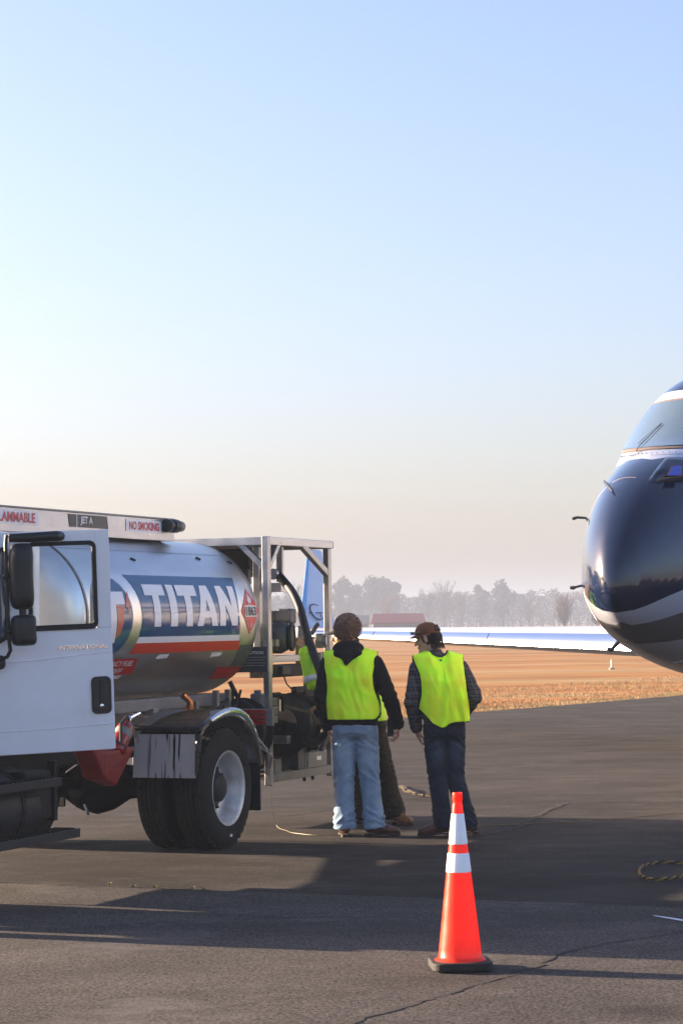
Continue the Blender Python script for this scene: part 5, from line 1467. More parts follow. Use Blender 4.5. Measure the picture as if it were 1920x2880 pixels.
m_ = MB(); m_.hexa([(21.5, -.12, 3.7), (24.6, -.05, 7.3), (21.5, .12, 3.7), (24.6, .05, 7.3), (26, -.05, 3.6), (27, -.03, 7.3), (26, .05, 3.6), (27, .03, 7.3)]); m_.build('tail_fin', M['silver_paint'], JET, bevel=.03)
m_ = MB(); m_.hexa([(24.7, 0, 7.25), (24.7, 0, 7.4), (27.0, -5, 7.3), (27.0, -5, 7.36), (27.2, 0, 7.25), (27.2, 0, 7.4), (28, -5, 7.3), (28, -5, 7.36)]); m_.hexa([(24.7, 0.001, 7.25), (24.7, 0.001, 7.4), (27.0, 5, 7.3), (27.0, 5, 7.36), (27.2, 0.001, 7.25), (27.2, .001, 7.4), (28, 5, 7.3), (28, 5, 7.36)]); m_.build('tailplane', M['silver_paint'], JET)
def gear(x, y, ztop, R):
    m_ = MB(); m_.tube([(x, y, ztop), (x, y, R + .05)], .07, 10); m_.tube([(x, y - .17, R), (x, y + .17, R)], .05, 8); o = m_.build('gear_leg', M['polished'], JET, smooth=True)
    for s_ in (-1, 1):
        m_ = MB(); m_.lathe((x, y + s_ * .2, R), (0, s_, 0), [(-.07, R * .5), (-.08, R * .9), (-.05, R), (.05, R), (.08, R * .9), (.07, R * .5), (.03, R * .2)], 24); m_.build('gear_wheel', M['tyre'], o, smooth=True)
gear(3.9, 0, 1.5, .27); gear(16.2, 2.1, 1.2, .42); gear(16.2, -2.1, 1.2, .42)

# ------------------------------------------------------------------ people
def V3(p): return Vector(p)
def nz3(p, s, o=0): return noise.noise(Vector((p[0] * s[0] + o, p[1] * s[1], p[2] * s[2])))
def hand(mb, wrist, d, n, side, curl=.5, spread=.0):
    """palm, four unequal fingers and a thumb; d = pointing, n = way the palm faces"""
    w = V3(wrist); d = V3(d).normalized(); n = V3(n); n = (n - d * n.dot(d)).normalized(); t = d.cross(n) * side
    kn = []
    for i in range(4):
        k = w + d * (.092 - .004 * abs(i - 1)) + t * (.031 - .0205 * i); kn.append(k)
        mb.cap(w + d * .008 + t * (.020 - .0135 * i), k, .0155, .0115, 10)
    L = [(.042, .026, .020), (.047, .030, .021), (.043, .028, .020), (.034, .020, .018)]
    for i in range(4):
        p = kn[i]; ang = 0
        for j, l in enumerate(L[i]):
            ang += curl * (.75, .95, .6)[j] * (1 + .08 * i)
            q = p + (d * cos(ang) + n * sin(ang)) * l + t * (spread * (1.5 - i) * .2 * l)
            mb.cap(p, q, .0098 - .0010 * j, .0092 - .0012 * j, 8); p = q
    p = w + d * .028 + t * .026
    q = p + (d * .62 + t * .62 + n * .35).normalized() * .046; r = q + (d * .85 + t * (.25 - .3 * curl) + n * (.3 + .4 * curl)).normalized() * .034
    mb.cap(p, q, .0145, .0115, 8); mb.cap(q, r, .0110, .0088, 8)

def head(mb, c, R, neck):
    c = V3(c)
    def P(x, y, z): return c + R @ Vector((x, y, z))
    mb.ball(P(0, -.012, .030), (.075, .095, .090), 20, 13, R); mb.ball(P(0, .022, -.030), (.062, .072, .085), 18, 12, R); mb.ball(P(0, .038, -.082), (.048, .052, .038), 16, 10, R)
    mb.cap(P(0, .090, .006), P(0, .113, -.030), .0085, .0135, 10); mb.cap(P(-.034, .080, .024), P(.034, .080, .024), .0125, .0125, 10)
    mb.cap(P(-.016, .090, -.060), P(.016, .090, -.060), .0085, .0085, 8); mb.cap(P(-.015, .088, -.072), P(.015, .088, -.072), .008, .008, 8); mb.ball(P(0, .082, -.103), .021, 12, 8)
    for s in (-1, 1):
        mb.ball(P(s * .077, -.008, -.008), (.010, .021, .033), 12, 8, R); mb.ball(P(s * .040, .062, -.025), (.020, .022, .022), 12, 8, R)
    mb.cap(P(0, -.028, -.055), V3(neck), .056, .060, 16)
def eyes(parent, c, R):
    m_ = MB()
    for s in (-1, 1): m_.ball(V3(c) + R @ Vector((s * .031, .0815, .004)), .0105, 10, 8)
    m_.build('eyes', M['eye'], parent, smooth=2)

def body(name, J, skin, scale=.80):
    mb = MB()
    for s in 'LR':
        mb.cap(J['hip' + s], J['knee' + s], .078, .055); mb.cap(J['knee' + s], J['ankle' + s], .053, .036); a = V3(J['ankle' + s]); h = J['foot' + s]
        mb.cap(a + Vector((0, 0, -.035)), a + Vector((sin(h) * .13, cos(h) * .13, -.05)), .03, .024)
        mb.cap(J['shoulder' + s], J['elbow' + s], .050, .040); mb.cap(J['elbow' + s], J['wrist' + s], .040, .027)
        hd = J['hand' + s]; hand(mb, J['wrist' + s], hd[0], hd[1], hd[2], hd[3])
    mb.loft([(V3(c), rx * scale, ry * scale) for c, rx, ry in J['torso']], 24)
    mb.cap(J['hipL'], J['hipR'], .09, .09)
    R = Matrix.Rotation(J['head'][1], 3, 'Z') @ Matrix.Rotation(J['head'][2], 3, 'X')
    head(mb, J['head'][0], R, J['neck'])
    me = remesh(mb, .0058, 3, .5)
    o = mkobj(name, me, skin, None, smooth=2)
    o.location = J['root']; o.rotation_euler = (0, 0, J['rot'])
    eyes(o, J['head'][0], R)
    return o, R

def trousers(parent, J, mat, r=(.105, .083, .088), stack=1.0, seed=0, mat2=None, name='jeans', pockets=True):
    mb = MB()
    for s in 'LR':
        h, k, a = V3(J['hip' + s]), V3(J['knee' + s]), V3(J['ankle' + s])
        mb.cap(h, h.lerp(k, .5), r[0], r[0] * .93, 18); mb.cap(h.lerp(k, .5), k, r[0] * .93, r[1], 18)
        b = Vector((a.x, a.y, a.z - .035)); mb.lathe(k, (b - k), [(0, r[1]), ((b - k).length * .5, r[1] * .95), ((b - k).length * .85, r[2]), ((b - k).length, r[2] * 1.03)], 18); mb.ball(k, r[1], 16, 10)
    w = J['torso'][0][0]; hl, hr = V3(J['hipL']), V3(J['hipR']); mid = (hl + hr) / 2
    mb.loft([(mid + Vector((0, -.005, -.07)), .12, .095), (mid + Vector((0, -.012, -.02)), .182, .132), (mid + Vector((0, -.008, .06)), .183, .125), (mid.lerp(V3(w), .8) + Vector((0, 0, .02)), .168, .118)], 28)
    for s in 'LR': mb.ball(V3(J['hip' + s]) + Vector((0, -.045, -.005)), (.088, .085, .098), 16, 10)
    me = remesh(mb, .0095, 5, .5)
    kz = (J['kneeL'][2] + J['kneeR'][2]) / 2
    def ridge(p, s, o): return 1 - min(1, abs(nz3(p, s, o)) * 2.6)
    def f(p, n):
        z = p.z; side = 1 if p.x > mid.x else 0; o_ = seed + side * 13.7; sg = 1 if side else -1
        # coordinates sheared so that the creases run slanted, each leg its own way
        q_ = Vector((p.x, p.y, z + sg * .55 * (p.x - mid.x) + .3 * p.y))
        d = .004 * nz3(p, (9, 9, 5), o_)
        e1 = math.exp(-((z - .15) / .10) ** 2) * stack; e2 = math.exp(-((z - kz) / .12) ** 2); e3 = math.exp(-((z - (mid.z - .12)) / .08) ** 2); e4 = math.exp(-((z - .70) / .13) ** 2)
        d += e1 * (.015 * ridge(q_, (7, 7, 21), o_ + 1) + .006 * ridge(q_, (14, 14, 38), o_ + 2) - .008)
        d += e2 * (.010 * ridge(q_, (6, 6, 17), o_ + 4) + .004 * ridge(q_, (13, 13, 34), o_ + 5) - .005)
        d += e3 * (.010 * ridge(q_, (5, 5, 24), o_ + 7) - .004)
        d += e4 * (.007 * ridge(Vector((p.x, p.y, z - sg * 1.2 * (p.x - mid.x))), (7, 7, 10), o_ + 9) - .003)
        return d
    displace(me, f)
    fa = me.attributes.new('fade', 'FLOAT', 'POINT')
    vals = []
    for v in me.vertices:
        c = v.co; k_ = 0
        for s in 'LR':
            d_ = c - V3(J['hip' + s]) - Vector((0, -.10, -.19)); d_.z *= .55; k_ = max(k_, math.exp(-(d_.length / .075) ** 2) * .75)
            d_ = c - V3(J['knee' + s]); d_.z *= .6; k_ = max(k_, math.exp(-(d_.length / .08) ** 2) * .3)
        vals.append(min(1, max(0, k_ * (1 + .5 * nz3(c, (14, 14, 9), seed)))))
    fa.data.foreach_set('value', vals)
    o = mkobj(name, me, mat, parent, smooth=2)
    if pockets:
        yb = min(v.co.y for v in me.vertices if abs(v.co.z - mid.z) < .03)
        for s in (-1, 1):
            cx_ = mid.x + s * .083; P = []
            for a, b in ((-.062, .055), (.062, .055), (.058, -.055), (0, -.078), (-.058, -.055)):
                x = cx_ + a; z = mid.z + .03 + b; best = min((v.co.y for v in me.vertices if abs(v.co.x - x) < .014 and abs(v.co.z - z) < .014), default=yb); P.append((x, best - .0015, z))
            m_ = MB(); m_.tube(P, .0022, 5, closed=True); m_.build('pocket_seam', M['denim_fade'] if mat is not M['jeans_dark'] else M['sign_black'], o)
    return o

def top_garment(parent, J, mat, name, r=(.074, .064, .054), inflate=0., hem=.0, seed=0, hood=None, cuff=None):
    mb = MB(); mb.loft([(V3(c), rx + inflate, ry + inflate) for c, rx, ry in J['torso']], 30)
    for s in 'LR':
        sh, el, wr = V3(J['shoulder' + s]), V3(J['elbow' + s]), V3(J['wrist' + s])
        mb.cap(sh, el, r[0], r[1], 16); mb.cap(el, wr.lerp(el, .06), r[1], r[2], 16)
        tc = V3(J['torso'][-3][0]); mb.cap(sh, (tc.x, tc.y, sh.z - .02), r[0], r[0] * 1.15, 16)
    if hood:
        for c, rr in hood: mb.ball(c, rr, 16, 10)
    me = remesh(mb, .0095, 6, .5)
    def f(p, n):
        d = .005 * nz3(p, (8, 8, 6), seed)
        for s in 'LR':
            el = V3(J['elbow' + s]); wr = V3(J['wrist' + s]); sh = V3(J['shoulder' + s])
            e = math.exp(-((p - el).length / .10) ** 2); ax = (wr - sh).normalized()
            d += e * .008 * sin((p - el).dot(ax) * 85 + 3 * nz3(p, (8, 8, 8), seed + 4))
            e = math.exp(-((p - wr).length / .09) ** 2); d += e * .006 * sin((p - wr).dot((el - wr).normalized()) * 120 + 2 * nz3(p, (9, 9, 9), seed + 6))
        return d
    displace(me, f)
    o = mkobj(name, me, mat, parent, smooth=2)
    if cuff:
        for s in 'LR':
            el, wr = V3(J['elbow' + s]), V3(J['wrist' + s]); d = (wr - el).normalized(); c = wr.lerp(el, .06)
            m_ = MB(); m_.lathe(c - d * .02, d, [(0, r[2] * .98), (.02, r[2] * 1.0), (.06, r[2] * .82), (.065, r[2] * .72)], 18); m_.build('cuff', mat, o, smooth=True)
    return o

def vest(parent, J, off=.022, hem=lambda x: .98, ztop=1.585, xn=.085, hw_sh=.205, drop=.35, seed=0, folds=.009, arm_in=.03, zarm=1.20):
    rings = J['torso']
    def tor(z):
        zs = [c[2] for c, _, _ in rings]
        if z <= zs[0]: c, a, b = rings[0]; return c[0], c[1], a, b
        for i in range(len(rings) - 1):
            if z <= zs[i + 1]:
                u = (z - zs[i]) / (zs[i + 1] - zs[i]); (c0, a0, b0), (c1, a1, b1) = rings[i], rings[i + 1]
                return c0[0] + (c1[0] - c0[0]) * u, c0[1] + (c1[1] - c0[1]) * u, a0 + (a1 - a0) * u, b0 + (b1 - b0) * u
        c, a, b = rings[-1]; return c[0], c[1], a, b
    full = max(a for c, a, b in rings) + off * .55
    root = None
    for side in (-1, 1):
        bounds = {'l': [], 'r': [], 'h': [], 't': []}
        NU, NV = 44, 48
        def f(u, v):
            uu = 2 * u - 1; x0 = uu * hw_sh
            if abs(x0) > xn: zt = ztop - drop * (abs(x0) - xn)
            else: zt = (ztop - .055 * (1 - (x0 / xn) ** 2)) if side < 0 else (ztop - .22 * (1 - abs(x0) / xn))
            zh = hem(uu)
            z = zh + (zt - zh) * v
            cx_, cy_, a, b = tor(min(z, 1.44))
            k = min(1, max(0, (z - (zarm - .09)) / .18)); k = k * k * (3 - 2 * k)
            k2 = min(1, max(0, (z - 1.36) / .17))
            hw = full * (1 - k) + (hw_sh - arm_in * (1 - k2)) * k
            x = uu * hw; flare = 1 + .02 * max(0, 1.25 - z)
            D = max(b, .125) + off; kx = min(1, abs(x) / (full * 1.0)); y = D * max(0, 1 - kx ** 2.5) ** (1 / 2.5)
            d = zt - z
            if d < .17:
                q = sqrt(max(0, 1 - (1 - d / .17) ** 2)); lim = .0 if abs(x0) > xn else .55 * (1 - (x0 / xn) ** 4)
                y *= max(q, lim)
            amp = folds * min(1, max(0, (1.50 - z) / .25))
            edge = 1 - abs(uu) ** 6
            y += amp * edge * (.9 * (1 - 2.4 * abs(nz3((x + .18 * (z - 1.2) * (1 if x > 0 else -1), 0, z), (9, 1, 2.0), seed + side * 3))) + .5 * (1 - 2.4 * abs(nz3((x, 0, z + x * .6), (16, 1, 7), seed + 7))) + .25 * sin((x + .22 * (z - 1.2) * (1 if x > 0 else -1)) * 62 + 2.5 * nz3((x, 0, z), (5, 1, 3), seed)))
            x += .006 * nz3((x, 0, z), (3, 1, 5), seed + 5) * (1 - k)
            return Vector((cx_ + x * flare, cy_ + side * (y * flare + .004), z))
        m_ = MB(); m_.grid(f, NU, NV)
        o = m_.build('safety_vest' if side < 0 else 'vest_front', M['hivis'], parent if root is None else root, smooth=2, recalc=False, solid=.003)
        if root is None: root = o
        for e in (0.0, 1.0):
            m2 = MB(); m2.tube([f(e, v / 30.0) for v in range(0, 31)], .0045, 6); m2.build('binding', M['binding'], root, smooth=True)
        m2 = MB(); m2.tube([f(u / 40.0, 0.0) for u in range(41)], .0045, 6); m2.build('binding', M['binding'], root, smooth=True)
        m2 = MB(); m2.tube([f(.5 + (u / 20.0 - .5) * (xn / hw_sh), 1.0) for u in range(21)], .0045, 6); m2.build('binding', M['binding'], root, smooth=True)
    return root

def boots(parent, J, mat, solemat, heelmat, heel=.030, toe=.030, name='boot'):
    for s in 'LR':
        a = V3(J['ankle' + s]); h = J['foot' + s]; F_ = Vector((sin(h), cos(h), 0)); S_ = Vector((cos(h), -sin(h), 0)); g = Vector((a.x, a.y, 0))
        def P(f_, s_, z): return g + F_ * f_ + S_ * s_ + Vector((0, 0, z))
        mb = MB(); mb.cap(P(0, 0, .10), P(.0, 0, .20), .046, .047, 14); mb.cap(P(-.045, 0, .070), P(.03, 0, .068), .040, .044, 14); mb.cap(P(.03, 0, .075), P(.12, 0, .052), .046, .042, 14); mb.cap(P(.11, .004, .052), P(.19, 0, .040), .043, toe, 14); mb.cap(P(.0, 0, .12), P(.06, 0, .085), .042, .04, 12)
        me = remesh(mb, .006, 5, .5)
        for v in me.vertices:
            if v.co.z < .018: v.co.z = .018
        displace(me, lambda p, n: .0035 * sin((p - g).dot(F_) * 120 + 3 * nz3(p, (20, 20, 20))) * math.exp(-(((p - g).dot(F_) - .09) / .04) ** 2) + .002 * nz3(p, (25, 25, 25)))
        o = mkobj(name, me, mat, parent, smooth=2)
        out = [(-.085, 0), (-.075, .03), (-.03, .040), (.04, .036), (.11, .047), (.17, .040), (.205, .026), (.222, 0)]
        out = out + [(x, -y) for x, y in out[-2:0:-1]]
        m_ = MB(); m_.prism(out, lambda x, y, z: P(x, y, z + (.012 if x < .05 and z < .01 else 0)), .004, .024); m_.build('sole', solemat, o, bevel=.003)
        ho_ = [(-.086, 0), (-.076, .031), (-.01, .038), (-.002, 0)]; ho_ = ho_ + [(x, -y) for x, y in ho_[-2:0:-1]]
        m_ = MB(); m_.prism(ho_, lambda x, y, z: P(x, y, z), 0.0, .0155); m_.build('heel', heelmat, o)

def cap_hat(parent, c, R, mat, brim_mat=None, name='cap', badge=False):
    c = V3(c)
    def P(x, y, z): return c + R @ Vector((x, y, z))
    m_ = MB(); vs = []; n, m = 32, 10
    def f(u, v):
        a = 2 * pi * u; t = (pi / 2) * v
        rr = cos(t) ** .75; seam = 1 + .012 * abs(cos(3 * a))
        notch = 0
        return P(.090 * rr * cos(a) * seam, -.012 + .108 * rr * sin(a) * seam, .038 + .098 * sin(t) ** 1.1 + .012 * (1 - v) * sin(a))
    m_.grid(f, n, m, closeu=True)
    o = m_.build(name, mat, parent, smooth=2, recalc=False, solid=.004)
    m_ = MB()
    def g(u, v):
        a = radians(25 + 130 * u); r = v
        x = .090 * cos(a) * (1 + .0 * r); y0 = -.012 + .108 * sin(a)
        y = y0 + .078 * r * (sin(a) ** .8); z = .048 - .012 * (1 - sin(a)) - .016 * r * (x / .09) ** 2 - .012 * r
        return P(x * (1 - .03 * r), y, z)
    m_.grid(g, 20, 6); m_.build('brim', brim_mat or mat, o, smooth=2, recalc=False, solid=.004)
    m_ = MB(); m_.ball(P(0, -.012, .137), .007, 8, 6); m_.build('button', mat, o, smooth=2)
    if badge:
        m_ = MB(); m_.tube([P(.086 * cos(radians(a)), -.012 + .104 * sin(radians(a)), .052) for a in range(-125, -54, 5)], .010, 6); m_.build('cap_strap', M['cap_dark'], o, smooth=True)
        m_ = MB(); m_.ball(P(.024, -.118, .052), (.008, .004, .010), 8, 6); m_.build('strap_buckle', M['sign_white'], o)
        m_ = MB()
        def hf(u, v): a = radians(-130 + 80 * u); t = v * .55; return P(.0925 * cos(a) * cos(t) ** .75, -.012 + .1105 * sin(a) * cos(t) ** .75, .062 + .075 * sin(t) * sin(pi * u) ** .6)
        m_.grid(hf, 14, 6); m_.build('cap_opening', M['hair_dark'], o, smooth=2, recalc=False)
    return o

def hair(parent, c, R, mat, kind, seed=1, name='hair'):
    rnd = random.Random(seed); c = V3(c)
    def P(v): return c + R @ v
    m_ = MB()
    if kind == 'curly':
        m_.ball(P(Vector((0, -.022, .034))), (.097, .110, .104), 40, 26, R)
        m_.ball(P(Vector((0, -.060, -.030))), (.078, .052, .070), 30, 18, R)
        me = remesh(m_, .006, 3, .5)
        displace(me, lambda p, n: .016 * abs(nz3(p, (30, 30, 30), seed)) + .008 * nz3(p, (60, 60, 60), seed))
        o = mkobj(name, me, mat, parent, smooth=2)
        k = MB(); n_ = 0
        while n_ < 900:
            d = Vector((rnd.gauss(0, 1), rnd.gauss(0, 1), rnd.gauss(0, 1))).normalized()
            if d.y > .55 and d.z < .55: continue
            if d.z < -.75: continue
            p = Vector((0, -.022, .020)) + Vector((d.x * .100, d.y * .113, d.z * .110)); n_ += 1
            a = Vector((rnd.gauss(0, 1), rnd.gauss(0, 1), rnd.gauss(0, 1))).cross(d).normalized(); b = d.cross(a); r = rnd.uniform(.005, .010); ph = rnd.uniform(0, 6)
            Q = [P(p + d * (.002 + .020 * t / 7.0) + (a * cos(ph + t * .9) + b * sin(ph + t * .9)) * r) for t in range(8)]
            k.tube(Q, [.0016] * 7 + [.0006], 3)
        k.build('curls', mat, o, recalc=False)
    else:
        # short back and sides showing below a cap
        m_.ball(P(Vector((0, -.030, -.004))), (.080, .088, .070), 30, 18, R); m_.ball(P(Vector((0, -.070, -.052))), (.060, .032, .040), 20, 12, R)
        for s in (-1, 1): m_.cap(P(Vector((s * .070, .020, .02))), P(Vector((s * .070, .018, -.022))), .012, .008, 8)
        me = remesh(m_, .006, 3, .5); displace(me, lambda p, n: .007 * nz3(p, (60, 60, 22), seed))
        o = mkobj(name, me, mat, parent, smooth=2)
        k = MB()
        for i in range(420):
            a = rnd.uniform(radians(185), radians(355)); z = rnd.uniform(-.085, .03); p = Vector((.080 * cos(a), -.030 + .088 * sin(a), z)) * 1.0
            Q = [P(p + Vector((.004 * cos(a) * t, .004 * sin(a) * t, -.011 * t)) + Vector((rnd.uniform(-.003, .003), rnd.uniform(-.003, .003), 0))) for t in range(4)]
            k.tube(Q, [.002, .002, .0016, .0005], 3)
        k.build('hair_ends', mat, o, recalc=False)
    return o

# ---- man in black hoodie and pale jeans
J1 = dict(root=(.082, 19.48, 0), rot=radians(-8),
 hipL=(-.085, 0, .90), kneeL=(-.098, .015, .50), ankleL=(-.090, -.02, .095), footL=radians(-14),
 hipR=(.098, 0, .90), kneeR=(.118, .03, .50), ankleR=(.158, .0, .095), footR=radians(78),
 torso=[((.005, 0, .93), .185, .125), ((.0, -.005, 1.03), .188, .128), ((-.010, -.005, 1.18), .192, .130), ((-.020, -.005, 1.33), .208, .135), ((-.026, .0, 1.44), .205, .122), ((-.030, .01, 1.52), .135, .095), ((-.034, .015, 1.585), .078, .078)],
 shoulderL=(-.215, .0, 1.455), elbowL=(-.275, -.02, 1.175), wristL=(-.230, .06, .925),
 shoulderR=(.180, .0, 1.455), elbowR=(.300, -.01, 1.185), wristR=(.362, .060, .930),
 handL=((.05, .12, -1), (1, .1, 0), 1, .55), handR=((.0, .12, -1), (-1, .0, 0), -1, .75),
 neck=(-.034, .01, 1.545), head=((-.040, .03, 1.735), radians(-16), radians(-4)))
p1, R1 = body('person', J1, M['skin'])
tag(p1, 'curly-haired person in black hoodie, yellow vest and pale blue jeans, seen from behind', 'person')
trousers(p1, J1, M['jeans_light'], (.107, .088, .093), 1.2, 2)
hd = top_garment(p1, J1, M['hoodie'], 'hoodie', (.076, .070, .058), .010, seed=3, cuff=True)
# hood lying on the back: a soft pouch that ends in a point
m_ = MB(); m_.ball((-.034, -.060, 1.585), (.138, .085, .068), 20, 12); m_.ball((-.034, -.105, 1.545), (.128, .060, .066), 20, 12); m_.cap((-.034, -.122, 1.52), (-.040, -.160, 1.462), .066, .024, 14); m_.ball((-.034, .015, 1.61), (.096, .090, .055), 18, 10)
me = remesh(m_, .008, 8, .5); displace(me, lambda p, n: .004 * nz3(p, (12, 12, 14), 4)); mkobj('hood', me, M['hoodie'], hd, smooth=2)
vest(p1, J1, .030, hem=lambda u: .985 + .06 * (max(0, u - .80) / .20) ** 2, ztop=1.60, hw_sh=.232, drop=.30, seed=1, folds=.012, arm_in=.035, zarm=1.18)
hair(p1, J1['head'][0], R1, M['hair_curly'], 'curly', 5)
boots(p1, J1, M['boot_brown'], M['sole'], M['sole'])
# glasses
m_ = MB(); c = V3(J1['head'][0])
for s in (-1, 1):
    m_.tube([c + R1 @ Vector((s * .036 + .024 * cos(2 * pi * k / 16), .108, .004 + .018 * sin(2 * pi * k / 16))) for k in range(16)], .0022, 5, closed=True); m_.tube([c + R1 @ Vector((s * .062, .105, .008)), c + R1 @ Vector((s * .083, .05, .010)), c + R1 @ Vector((s * .085, -.01, .002))], .003, 5)
m_.build('glasses', M['black_plastic'], p1)

# ---- man in plaid shirt and dark jeans, brown cap
J2 = dict(root=(.835, 19.42, 0), rot=radians(10),
 hipL=(-.085, 0, .885), kneeL=(-.055, .03, .49), ankleL=(-.020, -.01, .095), footL=radians(-82),
 hipR=(.085, .0, .885), kneeR=(.100, .05, .49), ankleR=(.205, .03, .095), footR=radians(28),
 torso=[((.005, 0, .90), .165, .115), ((-.002, -.01, 1.02), .170, .118), ((-.012, -.015, 1.16), .182, .125), ((-.020, -.005, 1.30), .200, .130), ((-.030, .02, 1.41), .195, .118), ((-.045, .04, 1.485), .125, .092), ((-.060, .06, 1.54), .068, .070)],
 shoulderL=(-.215, .03, 1.405), elbowL=(-.275, -.02, 1.135), wristL=(-.215, .10, .900),
 shoulderR=(.165, .03, 1.405), elbowR=(.258, -.06, 1.165), wristR=(.175, .11, .985),
 handL=((.25, .35, -1), (1, .1, 0), 1, .4), handR=((-.35, .5, -.7), (-1, .0, 0), -1, .4),
 neck=(-.060, .05, 1.50), head=((-.108, .10, 1.655), radians(62), radians(-12)))
p2, R2 = body('person', J2, M['skin2'])
tag(p2, 'person in brown cap, plaid shirt, yellow vest and dark jeans behind the cone', 'person')
trousers(p2, J2, M['jeans_dark'], (.098, .080, .082), 1.0, 7)
sh = top_garment(p2, J2, M['plaid'], 'plaid_shirt', (.070, .066, .052), .006, seed=9, cuff=True)
m_ = MB(); m_.lathe((-.062, .05, 1.50), (-.12, .18, 1), [(0, .085), (.02, .078), (.05, .070), (.052, .064), (.02, .066)], 26, caps=False); m_.build('collar', M['plaid'], sh, smooth=True)
vest(p2, J2, .026, hem=lambda u: .955 - .045 * math.exp(-((u + .25) / .28) ** 2) + .30 * max(0, -u - .62), ztop=1.555, hw_sh=.222, drop=.30, seed=12, folds=.013, arm_in=.030, zarm=1.14)
hair(p2, J2['head'][0], R2, M['hair_dark'], 'short', 6)
cp = cap_hat(p2, J2['head'][0], R2, M['cap_brown'], M['cap_brown'], badge=True)
m_ = MB(); c = V3(J2['head'][0])
for s in (-1, 1): m_.ball(c + R2 @ Vector((s * .032, .118, .072)), (.026, .008, .016), 12, 8, R2)
m_.tube([c + R2 @ Vector((-.06, .110, .072)), c + R2 @ Vector((-.094, .03, .066))], .003, 5); m_.tube([c + R2 @ Vector((.06, .110, .072)), c + R2 @ Vector((.094, .03, .066))], .003, 5); m_.build('sunglasses', M['gauge_case'], cp, smooth=2)
boots(p2, J2, M['boot_brown'], M['sole'], M['heel_wood'])

# ---- man behind, reaching for the hose, in hi-vis jacket and olive trousers
J3 = dict(root=(.190, 20.60, 0), rot=radians(90),
 hipL=(-.09, -.03, .90), kneeL=(-.07, .05, .49), ankleL=(-.02, .04, .095), footL=radians(10),
 hipR=(.09, -.06, .90), kneeR=(.07, -.16, .49), ankleR=(-.02, -.255, .095), footR=radians(-130),
 torso=[((0, -.03, .92), .185, .135), ((0, -.02, 1.03), .190, .140), ((0, .03, 1.18), .195, .14), ((0, .10, 1.33), .21, .14), ((0, .15, 1.43), .20, .125), ((0, .18, 1.50), .13, .095), ((0, .20, 1.56), .075, .075)],
 shoulderL=(-.205, .20, 1.43), elbowL=(-.330, .455, 1.285), wristL=(-.300, .525, 1.555),
 shoulderR=(.205, .15, 1.43), elbowR=(.28, .20, 1.16), wristR=(.22, .38, 1.05),
 handL=((.05, .12, 1), (.6, .6, 0), 1, .95), handR=((-.2, 1, -.1), (0, 0, -1), -1, .6),
 neck=(0, .17, 1.52), head=((0, .185, 1.685), radians(8), radians(-6)))
p3, R3 = body('person', J3, M['skin'])
tag(p3, 'person in dark cap and hi-vis jacket holding the hose, mostly hidden behind another', 'person')
trousers(p3, J3, M['olive'], (.105, .088, .095), 1.0, 15, name='work_trousers', pockets=False)
jk = top_garment(p3, J3, M['hivis_jacket'], 'hivis_jacket', (.088, .084, .066), .022, seed=19, cuff=True)
for a, b, t, r in (('elbowL', 'wristL', .12, .092), ('shoulderL', 'elbowL', .52, .094), ('shoulderR', 'elbowR', .55, .082)):
    q0, q1 = V3(J3[a]), V3(J3[b]); d = (q1 - q0).normalized(); q = q0.lerp(q1, t)
    m_ = MB(); m_.lathe(q - d * .025, d, [(0, r - .004), (.005, r), (.045, r), (.05, r - .004)], 22, caps=False); m_.build('reflective_band', M['reflective'], jk, smooth=True)
hair(p3, J3['head'][0], R3, M['hair_dark'], 'short', 8)
cap_hat(p3, J3['head'][0], R3, M['cap_dark'])
boots(p3, J3, M['boot_tan'], M['sole'], M['sole'])
# hand radio on the belt of that person
rad = empty('handheld_radio', (.405, 20.385, .88))
m_ = MB(); m_.box(-.030, .030, -.018, .018, -.09, .06); m_.build('case', M['black_plastic'], rad, bevel=.006)
m_ = MB(); m_.tube([(.016, 0, .06), (.016, 0, .17)], [.007, .005], 8); m_.build('antenna', M['black_rubber'], rad, smooth=True)
m_ = MB(); m_.lathe((-.014, 0, .06), (0, 0, 1), [(0, .009), (.014, .009)], 10); m_.build('knob', M['black_plastic'], rad)
tag(rad, 'black handheld radio on the belt of the person behind', 'radio')

# ------------------------------------------------------------------ fuel hose held by the person behind
def smooth_path(P, k=8):
    P = [Vector(p) for p in P]; out = []
    for i in range(len(P) - 1):
        p0 = P[max(0, i - 1)]; p1 = P[i]; p2 = P[i + 1]; p3 = P[min(len(P) - 1, i + 2)]
        for j in range(k):
            t = j / k
            out.append(.5 * ((2 * p1) + (p2 - p0) * t + (2 * p0 - 5 * p1 + 4 * p2 - p3) * t * t + (3 * p1 - p0 - 3 * p2 + p3) * t ** 3))
    out.append(P[-1]); return out
root = empty('fuel_hose', (-.60, 20.86, 2.24))
base = Vector((-.60, 20.86, 2.24))
HP = [(-.66, 20.87, 2.252), (-.593, 20.85, 2.247), (-.525, 20.7, 2.179), (-.439, 20.5, 2.063), (-.379, 20.4, 1.925), (-.339, 20.33, 1.773), (-.300, 20.3, 1.638), (-.250, 20.2, 1.494), (-.204, 20.1, 1.365), (-.172, 20.02, 1.19), (-.156, 20.0, 1.036), (-.16, 20.05, .90), (-.20, 20.2, .80), (-.28, 20.45, .74), (-.36, 20.72, .76)]
m_ = MB(); m_.tube([p - base for p in smooth_path(HP, 6)], .038, 14); m_.build('hose', M['hose'], root, smooth=True)
m_ = MB(); d = Vector((-.07, .02, .0)); m_.lathe(Vector(HP[0]) - base, (-1, .15, .1), [(-.07, .040), (-.01, .043), (.0, .036), (.05, .036)], 16); m_.build('coupling', M['aluminium'], root, smooth=True)
tag(root, 'thick black fuel hose curving from the truck frame down behind the vest', 'hose')

